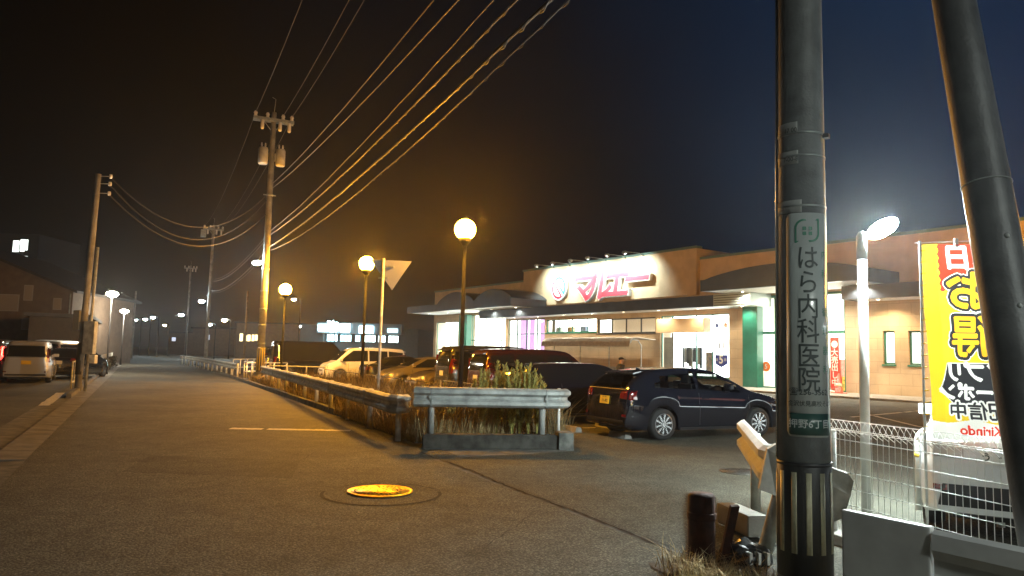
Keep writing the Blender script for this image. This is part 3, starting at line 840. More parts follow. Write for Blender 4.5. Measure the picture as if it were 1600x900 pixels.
# gabled apartment house at left
def gable_house():
    Y = 58.
    x1 = ppx(108, Y); W = 17.0; x0 = x1 - W
    t = empty('gabled_house', (x1, Y, 0), RAD(6)); tag(t, 'big brown gabled house with small dark windows at the left edge', 'house')
    ze = zpx(108, 455, Y); zp = ze + 3.4
    b = MB(); b.prism([(0, 0, 0), (0, 0, ze), (-W / 2, 0, zp), (-W, 0, ze), (-W, 0, 0)], (0, 12, 0)); b.build('wall', M['house_wall'], t)
    b = MB()
    for s in (1, -1):
        o_ = -W / 2; e = (o_ + s * (W / 2 + .5)); 
        b.prism([(o_, -.5, zp + .03), (e, -.5, ze - .17), (e, -.5, ze + .03), (o_, -.5, zp + .25)], (0, 13, 0))
    b.build('roof', M['dark_roof'], t)
    for (px, y0_, y1_, w, h) in ((42, 450, 466, .55, 1.1), (14, 463, 484, 1.4, 1.2), (43, 500, 513, .6, .8), (86, 470, 480, .5, .8)):
        xx = ppx(px, Y) - x1; zc = zpx(px, (y0_ + y1_) / 2, Y)
        m = MB(); m.span(xx - w / 2 - .06, xx + w / 2 + .06, -.06, -.005, zc - h / 2 - .06, zc + h / 2 + .06); f = m.build('window', mat('window_frame_grey', (.35, .33, .3), .5), t)
        m = MB(); m.span(xx - w / 2, xx + w / 2, -.08, -.062, zc - h / 2, zc + h / 2); m.build('pane', mat('curtained_pane', (.30, .25, .19), .4), f)
    m = MB(); m.tube([(-.15, -.1, .1), (-.15, -.1, ze - .2)], .05, 6); m.build('downpipe', M['galv_old'], t)
gable_house()
def apartment():
    Y = 120.
    x1 = ppx(34, Y); t = empty('apartment_block', (x1 - 22, Y + 2, 0)); tag(t, 'dark apartment block with a few white lit windows rising behind the gabled house', 'building')
    b = MB(); b.span(0, 22, 0, 12, 0, zpx(10, 362, Y)); b.build('wall', mat('apartment_wall', (.05, .05, .05), .8), t)
    for (a, c, y0_, y1_, st) in ((-6, 4, 373, 391, 1.2), (6, 13, 371, 390, 2.0), (14, 18, 371, 388, 1.1), (-10, 19, 397, 404, .45)):
        xa, xb = ppx(a, Y) - x1 + 22, ppx(c, Y) - x1 + 22; za, zb = zpx(10, y1_, Y), zpx(10, y0_, Y)
        m = MB(); m.span(xa - .1, xb + .1, -.08, -.005, za - .1, zb + .1); f = m.build('window', M['black'], t)
        m = MB(); m.span(xa, xb, -.12, -.082, za, zb); m.build('pane', emis('apt_light_%g' % st, (.9, 1, .92), st), f)
apartment()

# ================================================================== LAMPS
def globe_lamp(P, H, label, group, r=.21, m=None, post=mat('lamp_post_dark', (.012, .012, .013), .85, spec=.15), pr=.055):
    t = empty('globe_lamp', P); tag(t, label, 'street lamp', group)
    b = MB(); b.lathe([(pr * 2, 0), (pr * 2, .25), (pr * 1.3, .32), (pr, 1.2), (pr * .75, H - r - .12)], n=12); b.build('post', post, t)
    b = MB(); b.lathe([(pr * .8, H - r - .12), (r * .55, H - r - .03), (r * .6, H - r * .75)], n=16); b.build('collar', post, t)
    b = MB(); b.sphere((0, 0, H + .02), r, 20); b.build('globe', m or M['sod'], t)
    b = MB(); b.lathe([(r * .35, H + .02 + r * .95), (r * .3, H + r + .05), (.02, H + r + .1)], n=14); b.build('finial', post, t)
    return t
LH = 4.6
lampsp = []
for (px, py, lb) in ((727, 360, 'orange globe street lamp nearest to us, standing behind the short guardrail'), (573, 413, 'orange globe street lamp beside the triangular road sign'), (446, 453, 'orange globe street lamp farthest away, right of the transformer pole')):
    hy = 535.1 + px * .025
    Y = (LH - CAMH) * F / (hy - py) * 1.0
    P = PD(px, py, Y); lampsp.append(P)
    globe_lamp((P.x, P.y, .0), P.z, lb, 'orange globe lamps along the verge', r=.25 if px != 446 else .28, m={727: emis('sodium_globe_weak', SODIUM, K_SOD * .75), 573: M['sod'], 446: emis('sodium_globe_strong', SODIUM, K_SOD * 1.5)}[px])  # strength set per lamp to balance the light along the road
globe_lamp(R(10.0, 32.0), 6.8, 'orange globe lamp added out of view at right to brighten the store front', 'orange globe lamps along the verge', r=.28, m=emis('sodium_globe_added', SODIUM, K_SOD * 1.9))  # unseen lamp, added to throw orange light on the store wall
# white mushroom lamps on the left verge
wm = emis('mercury_globe', (1.0, .88, .66), 210)
wm2 = emis('far_lamp_white', (.75, .93, 1.0), 170)
wy = emis('far_lamp_yellow', (1, .8, .45), 120)
def disc_lamp(P, H, label, r, m, group=None, name='post_lamp'):
    t = empty(name, P); tag(t, label, 'street lamp', group)
    b = MB(); b.lathe([(.09, 0), (.08, .5), (.05, .6), (.04, H - .15)], n=10); b.build('post', M['black'], t)
    b = MB(); b.lathe([(r * .3, H - .16), (r * .85, H - .08), (r, H), (r * .8, H + .08), (r * .3, H + .13)], n=20); b.build('lamp_head', m, t)
    b = MB(); b.lathe([(r * .5, H + .135), (r * .35, H + .2), (.02, H + .23)], n=14); b.build('cap', M['black'], t)
    return t
P = G(166, 585); disc_lamp(P, zpx(167, 459, P.y), 'white disc headed lamp standing beside the leaning pole on the left verge', .32, wm)
P = PD(190, 545, 63); disc_lamp((P.x, P.y, 0), zpx(191, 486, 63), 'warm disc headed lamp farther along the left white railing', .34, wm)
def street_light(px, py, Y, label, m, r=.16, side=-1, group='small distant street lights along the road'):
    P = PD(px, py, Y)
    t = empty('street_light', (P.x + .9 * -side, P.y, 0)); tag(t, label, 'street light', group)
    b = MB(); b.tube([(0, 0, 0), (0, 0, P.z + .05), (side * .45, 0, P.z + .3), (side * .75, 0, P.z + .2)], [.09, .07, .05, .04], 8); b.build('post', M['black'], t)
    b = MB(); b.sphere((side * .9, 0, P.z + .13), r, 12, (1.6, 1, .45)); b.build('housing', M['black'], t)
    b = MB(); b.sphere((side * .9, 0, P.z), r, 12, (1.3, 1, .8)); b.build('lens', m, t)
for (px, py, Y, lb, m, r) in (
    (192, 497, 80, 'small blue white street light just below the second disc lamp', wm2, .15),
    (213, 500, 128, 'faint street light leftmost above the far end of the road', wm2, .17),
    (227, 499, 120, 'street light second from the left above the far road end', wm2, .24),
    (239, 496, 112, 'street light third from the left above the far road end', wm2, .22),
    (283, 492, 100, 'lone white street light right of the far road end', wm2, .26),
    (257, 508, 135, 'tiny yellowish light low above the far end of the road', wy, .2),
    (327, 507, 100, 'low white street light just right of the second utility pole', wm2, .24),
    (351, 500, 112, 'warm white street light between the two utility poles', emis('far_lamp_cream', (1, .93, .75), 170), .3),
    (459, 468, 95, 'small cream street light just right of the farthest orange lamp', emis('far_lamp_cream', (1, .93, .75), 170), .2),
    (514, 503, 108, 'small white light above the left end of the bright far shop', wm2, .16),
    (469, 510, 118, 'small white light beside the left corner of the far shop', wm2, .13)):
    street_light(px, py, Y, lb, m, r)
# LED lamp by the fence
def led_lamp():
    Y = 8.25; P = PD(1354, 795, Y); base = Vector((P.x, P.y, 0)); top = PD(1351, 372, Y)
    t = empty('entrance_lamp', base); tag(t, 'white tall entrance lamp with glaring oval head behind the mesh fence', 'street lamp')
    H = top.z
    b = MB(); b.lathe([(.052, 0), (.052, H)], n=20); b.build('post', M['white_paint'], t)
    b = MB(); b.lathe([(.057, H - .25), (.057, H + .02), (.03, H + .07)], n=20); b.build('collar', M['galv'], t)
    c = PD(1379, 357, Y) - base
    rot = Matrix.Rotation(RAD(-32), 4, 'Y')
    b = MB(); q = bmesh.ops.create_uvsphere(b.bm, u_segments=24, v_segments=12, radius=1)
    bmesh.ops.transform(b.bm, matrix=Matrix.Translation(c) @ rot @ Matrix.Diagonal((.185, .14, .088, 1)), verts=q['verts'])
    b.build('lens', emis('led_lamp', LEDW, K_LED * .62), t, smooth=True)
    b = MB(); b.tube([(0, 0, H - .02), tuple(c * .5 + Vector((0, 0, H)) * .5)], .03, 8); b.build('arm', M['galv'], t)
led_lamp()
# an unseen street lamp added behind the viewer to light the foreground
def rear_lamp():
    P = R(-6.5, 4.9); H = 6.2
    t = empty('added_rear_lamp', P, ROAD_ROT); tag(t, 'grey lamp with curved arm added behind the viewer to light the foreground', 'street lamp')
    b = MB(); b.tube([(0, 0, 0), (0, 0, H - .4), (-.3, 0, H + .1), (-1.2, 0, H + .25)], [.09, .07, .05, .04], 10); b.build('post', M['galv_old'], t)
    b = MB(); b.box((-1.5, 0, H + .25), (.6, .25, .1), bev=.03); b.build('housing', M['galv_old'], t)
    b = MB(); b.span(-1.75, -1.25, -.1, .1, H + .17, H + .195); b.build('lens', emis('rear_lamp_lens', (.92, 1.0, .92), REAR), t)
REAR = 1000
REAR = 1000
rear_lamp()

# ================================================================== UTILITY POLES AND WIRES
MP = G(405, 598); MPt = zpx(425, 176, MP.y)
PD_ = Vector((2.0, 5.05, 0)) - MP; PD_.z = 0
LDIR = PD_.normalized(); LPER = Vector((-LDIR.y, LDIR.x, 0))      # along and across the pole line
def utility_pole(P, H, label, name='utility_pole', r0=.19, r1=.12, arm=True, trans=True, m='pole_concrete', lowlight=True, az=None):
    t = empty(name, P, math.atan2(LPER.y, LPER.x)); tag(t, label, 'utility pole')
    b = MB(); b.lathe([(r0, 0), (r1, H)], n=20); b.build('shaft', M[m], t)
    if arm:
        b = MB()
        for dy in (-.14, .14): b.span(-.98, .98, dy - .05, dy + .05, H - .50, H - .34)
        b.tube([(-.5, .15, H - .4), (0, .15, H - 1.0)], .02, 6); b.tube([(.5, .15, H - .4), (0, .15, H - 1.0)], .02, 6)
        am = b.build('crossarm', M['galv'], t)
        for x in (-.88, -.30, .45, .88):
            b = MB(); b.lathe([(.04, H - .34), (.10, H - .30), (.07, H - .22), (.10, H - .14), (.05, H - .04)], c=(x, 0, 0), n=10); b.build('insulator', M['ceramic'], am)
        for x in (-.55, .3, .75):
            b = MB(); b.lathe([(.06, H - .98), (.085, H - .92), (.085, H - .54), (.05, H - .50)], c=(x, -.2, 0), n=10); b.build('insulator', M['ceramic'], am)
        b = MB(); b.tube([(0, 0, H), (.05, 0, H + .7), (-.12, 0, H + .78)], .012, 5); b.build('lightning_rod', M['galv'], t)
    if trans:
        for x in (-.42, .42):
            b = MB(); b.lathe([(.20, H - 2.72), (.235, H - 2.66), (.235, H - 1.95), (.20, H - 1.86), (.05, H - 1.84)], c=(x, 0, 0), n=18)
            b.span(x - .02 - .21 * (1 if x > 0 else -1) - .05, x - .02 - .21 * (1 if x > 0 else -1) + .05, -.05, .05, H - 2.5, H - 2.1)
            tr = b.build('transformer', M['transformer'], t)
            for dx in (-.09, .09):
                b = MB(); b.lathe([(.03, H - 1.85), (.045, H - 1.75), (.025, H - 1.62)], c=(x + dx, 0, 0), n=8); b.build('bushing', M['ceramic'], tr)
        b = MB(); b.lathe([(.16, H - 4.3), (.16, H - 4.2)], n=14); b.tube([(-.3, .0, H - 4.25), (.3, 0, H - 4.25)], .03, 6); b.build('bracket', M['galv'], t)
    return t
up1 = utility_pole(MP, MPt, 'tall concrete utility pole with two transformers and a crossarm beside the guardrail')
# small details on the main pole
for z in (1.2, 1.9, 2.8, 3.6, 4.5, 5.6):
    b = MB(); b.lathe([(.19, z), (.19, z + .05)], n=18); b.build('band', M['galv'], up1)
b = MB(); b.lathe([(.195, .55), (.195, 1.75)], n=20); b.build('stripe_wrap', mat('pole_wrap', (.05, .05, .04), .6), up1)
b = MB()
for k in range(10):
    t_ = 2 * math.pi * k / 10; b.box(None, (1, 1, 1), mtx=Matrix.Translation((.196 * math.cos(t_), .196 * math.sin(t_), 1.15)) @ Matrix.Rotation(t_, 4, 'Z') @ Matrix.Diagonal((.006, .045, 1.1, 1)))
b.build('stripe', mat('stripe_yellow', (.6, .45, .06), .5), up1)
# LED street light bracketed on the main pole
q = PD(403, 411, MP.y) - MP
b = MB(); lr = Matrix.Rotation(-math.atan2(LPER.y, LPER.x), 3, 'Z'); ql = lr @ Vector((q.x, q.y, 0))
b.tube([(0, 0, q.z + .1), (ql.x, ql.y, q.z + .12)], .03, 6); br = b.build('lamp_arm', M['galv'], up1)
b = MB(); b.sphere((ql.x * 1.15, ql.y * 1.15, q.z), .17, 14, (1.2, 1, .6)); b.build('lamp_lens', emis('pole_led', (.70, .92, 1.0), 380), br)

P2Y = 76.; P2 = PD(322, 545, P2Y); P2.z = 0; P2t = zpx(328, 352, P2Y)
up2 = utility_pole(P2, P2t, 'second concrete utility pole with a crossarm farther down the road', trans=False)
b = MB(); b.span(-1.2, -.7, -.2, .2, P2t - 1.3, P2t - .55); b.build('switch_box', M['transformer'], up2)
q = PD(315, 471, P2Y) - P2; ql = lr @ Vector((q.x, q.y, 0))
b = MB(); b.tube([(0, 0, q.z + .1), (ql.x, ql.y, q.z + .12)], .03, 6); br = b.build('lamp_arm', M['galv'], up2)
b = MB(); b.sphere((ql.x, ql.y, q.z), .26, 14, (1.2, 1, .6)); b.build('lamp_lens', wm2, br)
P3Y = 118.; P3 = PD(290, 545, P3Y); P3.z = 0
utility_pole(P3, zpx(290, 415, P3Y), 'third faint utility pole far down the road', trans=False)
P4 = PD(382, 545, 78); P4.z = 0
t = empty('slim_pole', P4); tag(t, 'slim wooden pole left of the transformer pole', 'pole')
b = MB(); b.lathe([(.13, 0), (.09, zpx(385, 455, 78))], n=10); b.build('shaft', mat('wood_pole', (.28, .20, .12), .85, noise=.3), t)
P5 = PD(206, 545, 95); P5.z = 0
t = empty('slim_pole', P5); tag(t, 'faint slim pole at the left side of the far road', 'pole')
b = MB(); b.lathe([(.15, 0), (.10, zpx(206, 455, 95))], n=10); b.build('shaft', M['pole_concrete'], t)

def wire(P0, P1, sag, r, label, group='overhead wires between the utility poles', n=22, name='overhead_wire', twist=0, m='cable', wob=0.):
    P0, P1 = Vector(P0), Vector(P1); pts = []
    side = (P1 - P0).cross(Vector((0, 0, 1))).normalized()
    for k in range(n + 1):
        t = k / n; p = P0.lerp(P1, t); p.z -= 4 * sag * t * (1 - t)
        if wob and 0 < k < n: p += Vector((0, 0, random.uniform(-wob, wob)))
        pts.append(p)
    b = MB(); b.tube(pts, r, 6)
    if twist:
        L = (P1 - P0).length; nn = int(L * 2.6); hp = []
        for k in range(nn * 4 + 1):
            t = k / (nn * 4); p = P0.lerp(P1, t); p.z -= 4 * sag * t * (1 - t)
            ang = t * nn * 2 * math.pi / 1.6
            hp.append(p + Vector((0, 0, -1)) * (twist * .6) + side * (math.cos(ang) * twist) + Vector((0, 0, math.sin(ang) * twist)))
        b.tube(hp, r * .4, 4)
    o = b.build(name, M[m]); tag(o, label, 'wire', group); return o
NP = Vector((2.0, 5.05, 0))
BK = NP + LDIR * 22         # next pole, behind the viewer
def near(z, off): return NP + LPER * off + Vector((0, 0, z))
def main(z, off): return MP + LPER * off + Vector((0, 0, z))
def second(z, off): return P2 + LPER * off + Vector((0, 0, z))
random.seed(21)
zz = MPt - .1
for i, off in enumerate((-.88, .45, .88)):
    nm = ('left', 'middle', 'right')[i]
    wire(main(zz, off), near(12.9, off), .55, .012, nm + ' of the three thin wires rising steeply from the crossarm of the transformer pole')
    wire(main(zz, off), second(P2t - .1, off), .9, .012, nm + ' of the three thin wires running on from the transformer pole to the farther pole')
zm_ = zpx(430, 285, MP.y)
wire(main(zm_, .15), near(7.9, .05), .35, .016, 'upper of the two medium wires rising right from just below the transformers')
wire(main(zm_ - .25, .15), near(7.6, .30), .35, .016, 'lower of the two medium wires rising right from just below the transformers')
for z0_, zn, sg, r, tw, lb in ((7.55, 7.05, .38, .013, 0, 'thin single wire just above the bright upper cable bundle'),
                            (7.35, 6.65, .40, .021, .024, 'upper thick cable bundle lit orange from below'),
                            (6.75, 6.15, .34, .027, .03, 'lower thick spiralled cable bundle lit orange from below'),
                            (6.55, 6.05, .60, .013, .022, 'lowest sagging spiral cable hanging under the thick bundle')):
    wire(main(z0_, .12), near(zn, .1), sg, r, lb, twist=tw, n=40, wob=.01)
    wire(main(z0_, .12), second(z0_ + 1.2 - (.4 if z0_ < 7 else 0), .1), .7, r, {7.55: 'topmost', 7.35: 'second', 6.75: 'third', 6.55: 'lowest'}[z0_] + ' cable continuing from the transformer pole toward the farther pole', group='cables between the two farther poles')
    wire(near(zn, .1), BK + Vector((0, 0, zn)), .3, r, {7.55: 'topmost', 7.35: 'second', 6.75: 'third', 6.55: 'lowest'}[z0_] + ' cable running on above and behind the viewer', group='cables behind the viewer')
# next pole behind the viewer that carries them
t = empty('utility_pole', BK); tag(t, 'concrete utility pole standing behind the viewer', 'utility pole')
b = MB(); b.lathe([(.18, 0), (.11, 12.5)], n=16); b.build('shaft', M['pole_concrete'], t)
# leaning pole at left with a service pipe and boxes
LP = G(121, 612); LT = PD(154, 272, LP.y)
t = empty('leaning_pole', LP); tag(t, 'leaning concrete pole with grey meter boxes at the left roadside', 'utility pole')
lt = LT - LP
b = MB(); b.tube([(0, 0, 0), tuple(lt)], [.115, .095], 16); b.build('shaft', M['pole_concrete'], t)
b = MB(); b.tube([(.20, .1, 0), tuple(Vector((.17, .1, 0)) + lt * .66)], .05, 12); b.build('service_pipe', M['galv_old'], t)
b = MB(); b.box((.36, -.12, 1.9), (.38, .22, 1.15), bev=.02); b.build('meter_box', M['galv_old'], t)
b = MB(); b.box((-.14, -.1, 2.5), (.22, .2, .7), bev=.02); b.build('cable_box', mat('cable_box', (.20, .20, .18), .6), t)
b = MB(); b.box((.55, -.16, 1.15), (.22, .2, .3), bev=.03); b.build('small_box', M['white_dirty'], t)
b = MB(); b.lathe([(.125, .6), (.123, 1.7)], n=16); b.build('stripe_wrap', MATS['pole_wrap'], t)
for f in (.99, .955, .91):
    p = lt * f; b = MB(); b.tube([tuple(p + Vector((.05, 0, 0))), tuple(p + Vector((.42, 0, 0)))], .015, 5); b.lathe([(.05, -.07), (.06, 0), (.05, .07)], c=tuple(p + Vector((.45, 0, 0))), n=8); b.build('insulator', M['ceramic'], t)
for f, zt_, sg, lb, r in ((.985, 9.4, 1.75, 'highest slack wire hanging between the leaning pole and the transformer pole', .014), (.95, 9.1, 2.0, 'middle slack wire hanging between the leaning pole and the transformer pole', .014), (.905, 8.4, 1.75, 'lowest slack wire hanging between the leaning pole and the transformer pole', .02)):
    wire(LP + lt * f + Vector((.45, 0, 0)), main(zt_, -.1), sg, r, lb, group='slack wires at the left')

# ---------------- the near pole with its wrap-around sign
NR0, NTAP = .176, 1 / 150.
def nr(z): return NR0 - z * NTAP
face = math.atan2(-NP.y, -NP.x)     # direction towards the viewer
npole = empty('near_pole', NP, 0); npole.name = 'utility_pole'; tag(npole, 'big dark utility pole at right foreground with clinic advert and striped wrap', 'utility pole')
b = MB(); b.lathe([(nr(0), 0), (nr(4), 4), (nr(8), 8), (nr(12.5) - .0, 13.3)], n=48); b.build('shaft', M['near_pole'], npole)
def curved(arc0, arc1, z0, z1, off, m, name, parent, rounded=0., n=24, thick=.004):
    b = MB(); inner = []; 
    nz = 14 if rounded else 1
    cols = []
    for i in range(n + 1):
        s = arc0 + (arc1 - arc0) * i / n
        dz = 0.
        if rounded:
            e = min(s - arc0, arc1 - s)
            if e < rounded: dz = rounded - math.sqrt(max(0, rounded ** 2 - (rounded - e) ** 2))
        col = []
        for z in (z0 + dz, z1 - dz):
            r = nr(z) + off; t = face + s / NR0
            col.append((b.bm.verts.new((r * math.cos(t), r * math.sin(t), z)), b.bm.verts.new(((r + thick) * math.cos(t), (r + thick) * math.sin(t), z))))
        cols.append(col)
    for c0, c1 in zip(cols, cols[1:]):
        f = b._face([c0[0][1], c1[0][1], c1[1][1], c0[1][1]])
        if f: f.smooth = True
        b._face([c0[0][0], c1[0][0], c0[0][1]]) if False else None
        b._face([c0[0][0], c0[0][1], c1[0][1], c1[0][0]]); b._face([c0[1][0], c0[1][1], c1[1][1], c1[1][0]])
    for c in (cols[0], cols[-1]): b._face([c[0][0], c[0][1], c[1][1], c[1][0]])
    return b.build(name, m, parent)
def zy(py): return zpx(1255, py, NP.y - .16)
def arcpx(px): return -(math.asin(max(-.97, min(.97, (px - 1255) / 41.))) * NR0) * -1
# positive arc = to the right in the picture; the angle then runs counter-clockwise seen from above
signm = mat('advert_plate', (.46, .50, .48), .25, noise=.06, nscale=6, coat=.6)
aL, aR = arcpx(1231), arcpx(1293)
sgn = curved(aL, aR, zy(683), zy(332), .003, signm, 'advert_plate', npole, rounded=.035)
curved(aL + .015, aR - .015, zy(680), zy(646), .0085, mat('advert_green', (.02, .07, .055), .3), 'advert_band', sgn, rounded=.01, thick=.001)
def cyl_text(body, size, sc, zc, m, parent, off=.0105, offset=0., align='CENTER', sx=1.):
    def f(v):
        s = sc + v.x * sx; z = zc + v.y; r = nr(z) + off; t = face + s / NR0
        return Vector((r * math.cos(t), r * math.sin(t), z))
    b = MB(); b.text(body, size, f, offset, cell=.012, align=align); return b.build('lettering', m, parent, recalc=False)
inkg = mat('advert_ink', (.03, .045, .04), .5); grn = mat('advert_green_ink', (.04, .22, .13), .5)
c0 = arcpx(1264)
for k, ch in enumerate('はら内科医院'):
    cyl_text(ch, .175, c0, zy(405 + k * 38.2), inkg, sgn, sx=.88, offset=.006)
cyl_text('☎256-3562', .052, arcpx(1264), zy(613), inkg, sgn, offset=.008)
cyl_text('金沢伏見高校そば', .040, arcpx(1266), zy(631), inkg, sgn, sx=.92)
cyl_text('押野6丁目', .062, arcpx(1265), zy(663), mat('advert_white_ink', (.5, .55, .53), .5), sgn, off=.012, offset=.01)
for k, ch in enumerate('内科・循環器科'):
    cyl_text(ch, .062, arcpx(1288), zy(398 + k * 30), grn, sgn, sx=.9)
# leaf logo: rounded leaf outline with a small window
def leaf():
    b = MB(); cz = zy(360); w, h = .085, .088
    out = []
    n = 10
    def P(x, y, o=.0105):
        s = c0 + x; z = cz + y; r = nr(z) + o; t = face + s / NR0; return Vector((r * math.cos(t), r * math.sin(t), z))
    pts = []
    rr_ = .06
    for (cx, cy, a0) in ((w - .0, h, 90),):
        pass
    # outline: sharp at top right and bottom left, round at the others
    for k in range(n + 1):
        t = RAD(90 + 90 * k / n); pts.append((-w + rr_ + rr_ * math.cos(t), h - rr_ - .01 + rr_ * math.sin(t)))
    pts.append((-w, -h + .005)); 
    for k in range(n + 1):
        t = RAD(-90 + 90 * k / n); pts.append((w - rr_ + rr_ * math.cos(t), -h + rr_ + .01 + rr_ * math.sin(t)))
    pts.append((w, h - .005))
    ins = [(x * .84, y * .84) for x, y in pts]
    m = len(pts)
    for k in range(m):
        j = (k + 1) % m
        b.poly([P(*pts[k]), P(*pts[j]), P(*ins[j]), P(*ins[k])])
    for (x, y) in ((-.02, .014), (.02, .014), (-.02, -.02), (.02, -.02)):
        b.poly([P(x - .012, y - .012), P(x + .012, y - .012), P(x + .012, y + .012), P(x - .012, y + .012)])
    b.build('leaf_mark', grn, sgn)
leaf()
# pale stickers and clamps further up
stm = mat('pole_sticker', (.36, .37, .35), .6, noise=.1)
for (y0_, y1_, x0_, x1_, txt) in ((208, 188, 1217, 1250, '17 00'), (254, 233, 1217, 1251, '7-00-8'), (331, 311, 1215, 1256, '')):
    s = curved(arcpx(x0_), arcpx(x1_), zy(y0_), zy(y1_), .002, stm, 'sticker', npole, n=12, thick=.001)
    if txt: cyl_text(txt, .045, arcpx(1238), zy((y0_ + y1_) / 2 + 3), MATS['advert_ink'], s, off=.005)
for yy in (205, 241, 320):
    b = MB(); z = zy(yy); b.lathe([(nr(z) + .004, z - .008), (nr(z) + .004, z + .008)], n=40); b.build('steel_band', M['galv'], npole)
b = MB(); z = zy(208); b.box((nr(z) * .8, -nr(z) * .62, z), (.07, .05, .03), rz=-.6); b.build('buckle', M['black'], npole)
# black wrap with reflective stripes near the foot
zb0, zb1 = zy(872), zy(727)
b = MB(); b.lathe([(nr(zb0) + .004, 0.25), (nr(zb1) + .004, zb1), (nr(zb1) + .001, zb1 + .004)], n=48); wr = b.build('wrap', mat('black_wrap', (.015, .015, .014), .55, bump=.2, bscale=30), npole)
for k in range(12):
    s = arcpx(1255) + (k - 5.7) * .0925
    if abs(s) > math.pi * NR0: continue
    curved(s - .018, s + .018, zb0 + .02, zb1 - .05, .0055, mat('reflective_stripe', (.38, .36, .24), .4, .1, noise=.12, nscale=20), 'reflective_stripe', wr, n=4, thick=.001)
b = MB(); b.lathe([(nr(zb1) + .007, zb1 - .012), (nr(zb1) + .007, zb1 + .012)], n=40); b.build('wrap_edge', M['black'], wr)
b = MB(); b.tube([(-.170, .03, 1.0), (-.154, .03, 3.6), (-.13, .03, 7)], .010, 8); b.build('edge_glint_tube', M['chrome'], npole)  # added chrome tube, stands in for the orange reflection along the pole's left edge

# leaning steel stay pole at the right edge
sb, st = PD(1645, 880, 3.65), PD(1490, 0, 4.25)
d = (st - sb); d0 = sb - d * (sb.z / d.z); 
t = empty('stay_pole', d0); tag(t, 'dark steel stay pole leaning at the right edge in front of the yellow banner', 'pole')
b = MB(); b.tube([(0, 0, 0), tuple(sb - d0), tuple(st - d0), tuple(st - d0 + d * 1.2)], [.14, .130, .113, .09], 40); b.build('shaft', mat('stay_steel', (.085, .088, .09), .5, .25, noise=.25, nscale=5, bump=.25, bscale=50), t)
b = MB(); 
for f in (.62,):
    c = sb + d * f - d0; b.tube([tuple(c - d.normalized() * .003), tuple(c + d.normalized() * .003)], .125, 32)
b.build('weld_seam', M['galv_old'], t)
for f in (.52, .40):
    c = sb + d * f - d0; b = MB(); b.sphere(tuple(c + Vector((-.02, -.12, 0))), .014, 10); b.build('rivet', M['galv_old'], t)

# triangular stop sign seen from behind
P = R(17.5, 5.2); t = empty('road_sign', P); tag(t, 'triangular road sign seen from behind on a grey post by the guardrail', 'road sign')
pz = zpx(608, 404, P.y)
P_t = PD(608, 404, P.y) - P
b = MB(); b.tube([(0, 0, 0), (0, 0, pz)], .035, 12); b.build('post', M['white_dirty'], t)
b = MB()
q = [PD(x, y, P.y) - P for x, y in ((578, 405), (643, 408), (612, 453))]
sp_ = MB(); sp_.prism([tuple(v + Vector((0, .04, 0))) for v in q], (0, .02, 0)); sp_.build('sign_plate', mat('sign_back', (.34, .35, .36), .5, .3), t)
b.span(-.25, .25, .0, .038, pz - .22, pz - .18); b.span(-.12, .12, .0, .038, pz - .5, pz - .46); b.build('bracket', M['galv'], t)

# ================================================================== GUARDRAILS AND FENCES
WP = [(0, -.175), (.03, -.165), (.08, -.125), (.08, -.07), (.022, -.025), (.022, .025), (.08, .07), (.08, .125), (.03, .165), (0, .175)]
def wbeam(mb, pts, out, flat=False, th=.006):
    """pts: world points of the beam centre line; out: +1/-1 side of the travel direction the wave faces"""
    prof = WP if not flat else [(0, -.175), (.03, -.165), (.05, -.1), (.05, .1), (.03, .165), (0, .175)]
    prof = prof + [(d_ - th, z) for d_, z in reversed(prof)]
    rings = []
    for i, p in enumerate(pts):
        p = Vector(p); t = Vector(pts[min(i + 1, len(pts) - 1)]) - Vector(pts[max(i - 1, 0)]); t.z = 0; t.normalize()
        nn = Vector((t.y, -t.x, 0)) * out
        rings.append([mb.bm.verts.new(p + nn * d_ + Vector((0, 0, z))) for d_, z in prof])
    m = len(prof)
    for a, b_ in zip(rings, rings[1:]):
        for k in range(m): mb._face([a[k], a[(k + 1) % m], b_[(k + 1) % m], b_[k]])
    mb._face(rings[0]); mb._face(list(reversed(rings[-1])))
    return mb
def rail_post(P, h, m, parent, r=.057, name='post'):
    b = MB(); b.lathe([(r, 0), (r, h), (r * .8, h + .015)], c=P, n=14); return b.build(name, m, parent)
# long guardrail by the road
g1 = empty('guardrail', R(13.0, 4.5)); tag(g1, 'long weathered corrugated guardrail curving along the road verge to the transformer pole', 'guardrail')
O = R(13.0, 4.5)
path = [R(13.32, 4.52, .70), R(13.16, 4.40, .70), R(13.12, 4.28, .70), R(13.3, 4.20, .70), R(13.7, 4.22, .70)]
path += [R(13.3 + k * 1.2, 4.25 + .9 * (k / 19.5), .70) for k in range(1, 20)]
for k in range(0, 5):
    pass
b = MB(); wbeam(b, [p - O for p in path], -1 if False else -1); b.build('beam', M['galv_old'], g1)
for k in range(11):
    a = 13.4 + k * 2.2; rail_post(tuple(R(a, 4.36 + .9 * (a - 13.3) / 23.4 + .03, 0) - O), .85, M['white_dirty'], g1)
for k in range(0, 6):
    a = 15.3 + k * 4.0; p = R(a, 4.165 + .9 * (a - 13.3) / 23.4, .70) - O; b = MB(); b.box(p, (.03, .03, .30), rz=ROAD_ROT); b.build('joint_strip', M['galv'], g1)
# far guardrail beyond the pole
O = R(42, 4.6); g = empty('guardrail', O); tag(g, 'far orange lit guardrail beyond the transformer pole', 'guardrail')
b = MB(); wbeam(b, [R(42 + k * 2, 4.65 - .003 * k * k, .68) - O for k in range(20)], -1); b.build('beam', M['galv_old'], g)
for k in range(14): rail_post(tuple(R(42.5 + k * 2.7, 4.76 - .004 * (k * 1.3) ** 2, 0) - O), .82, M['white_dirty'], g)
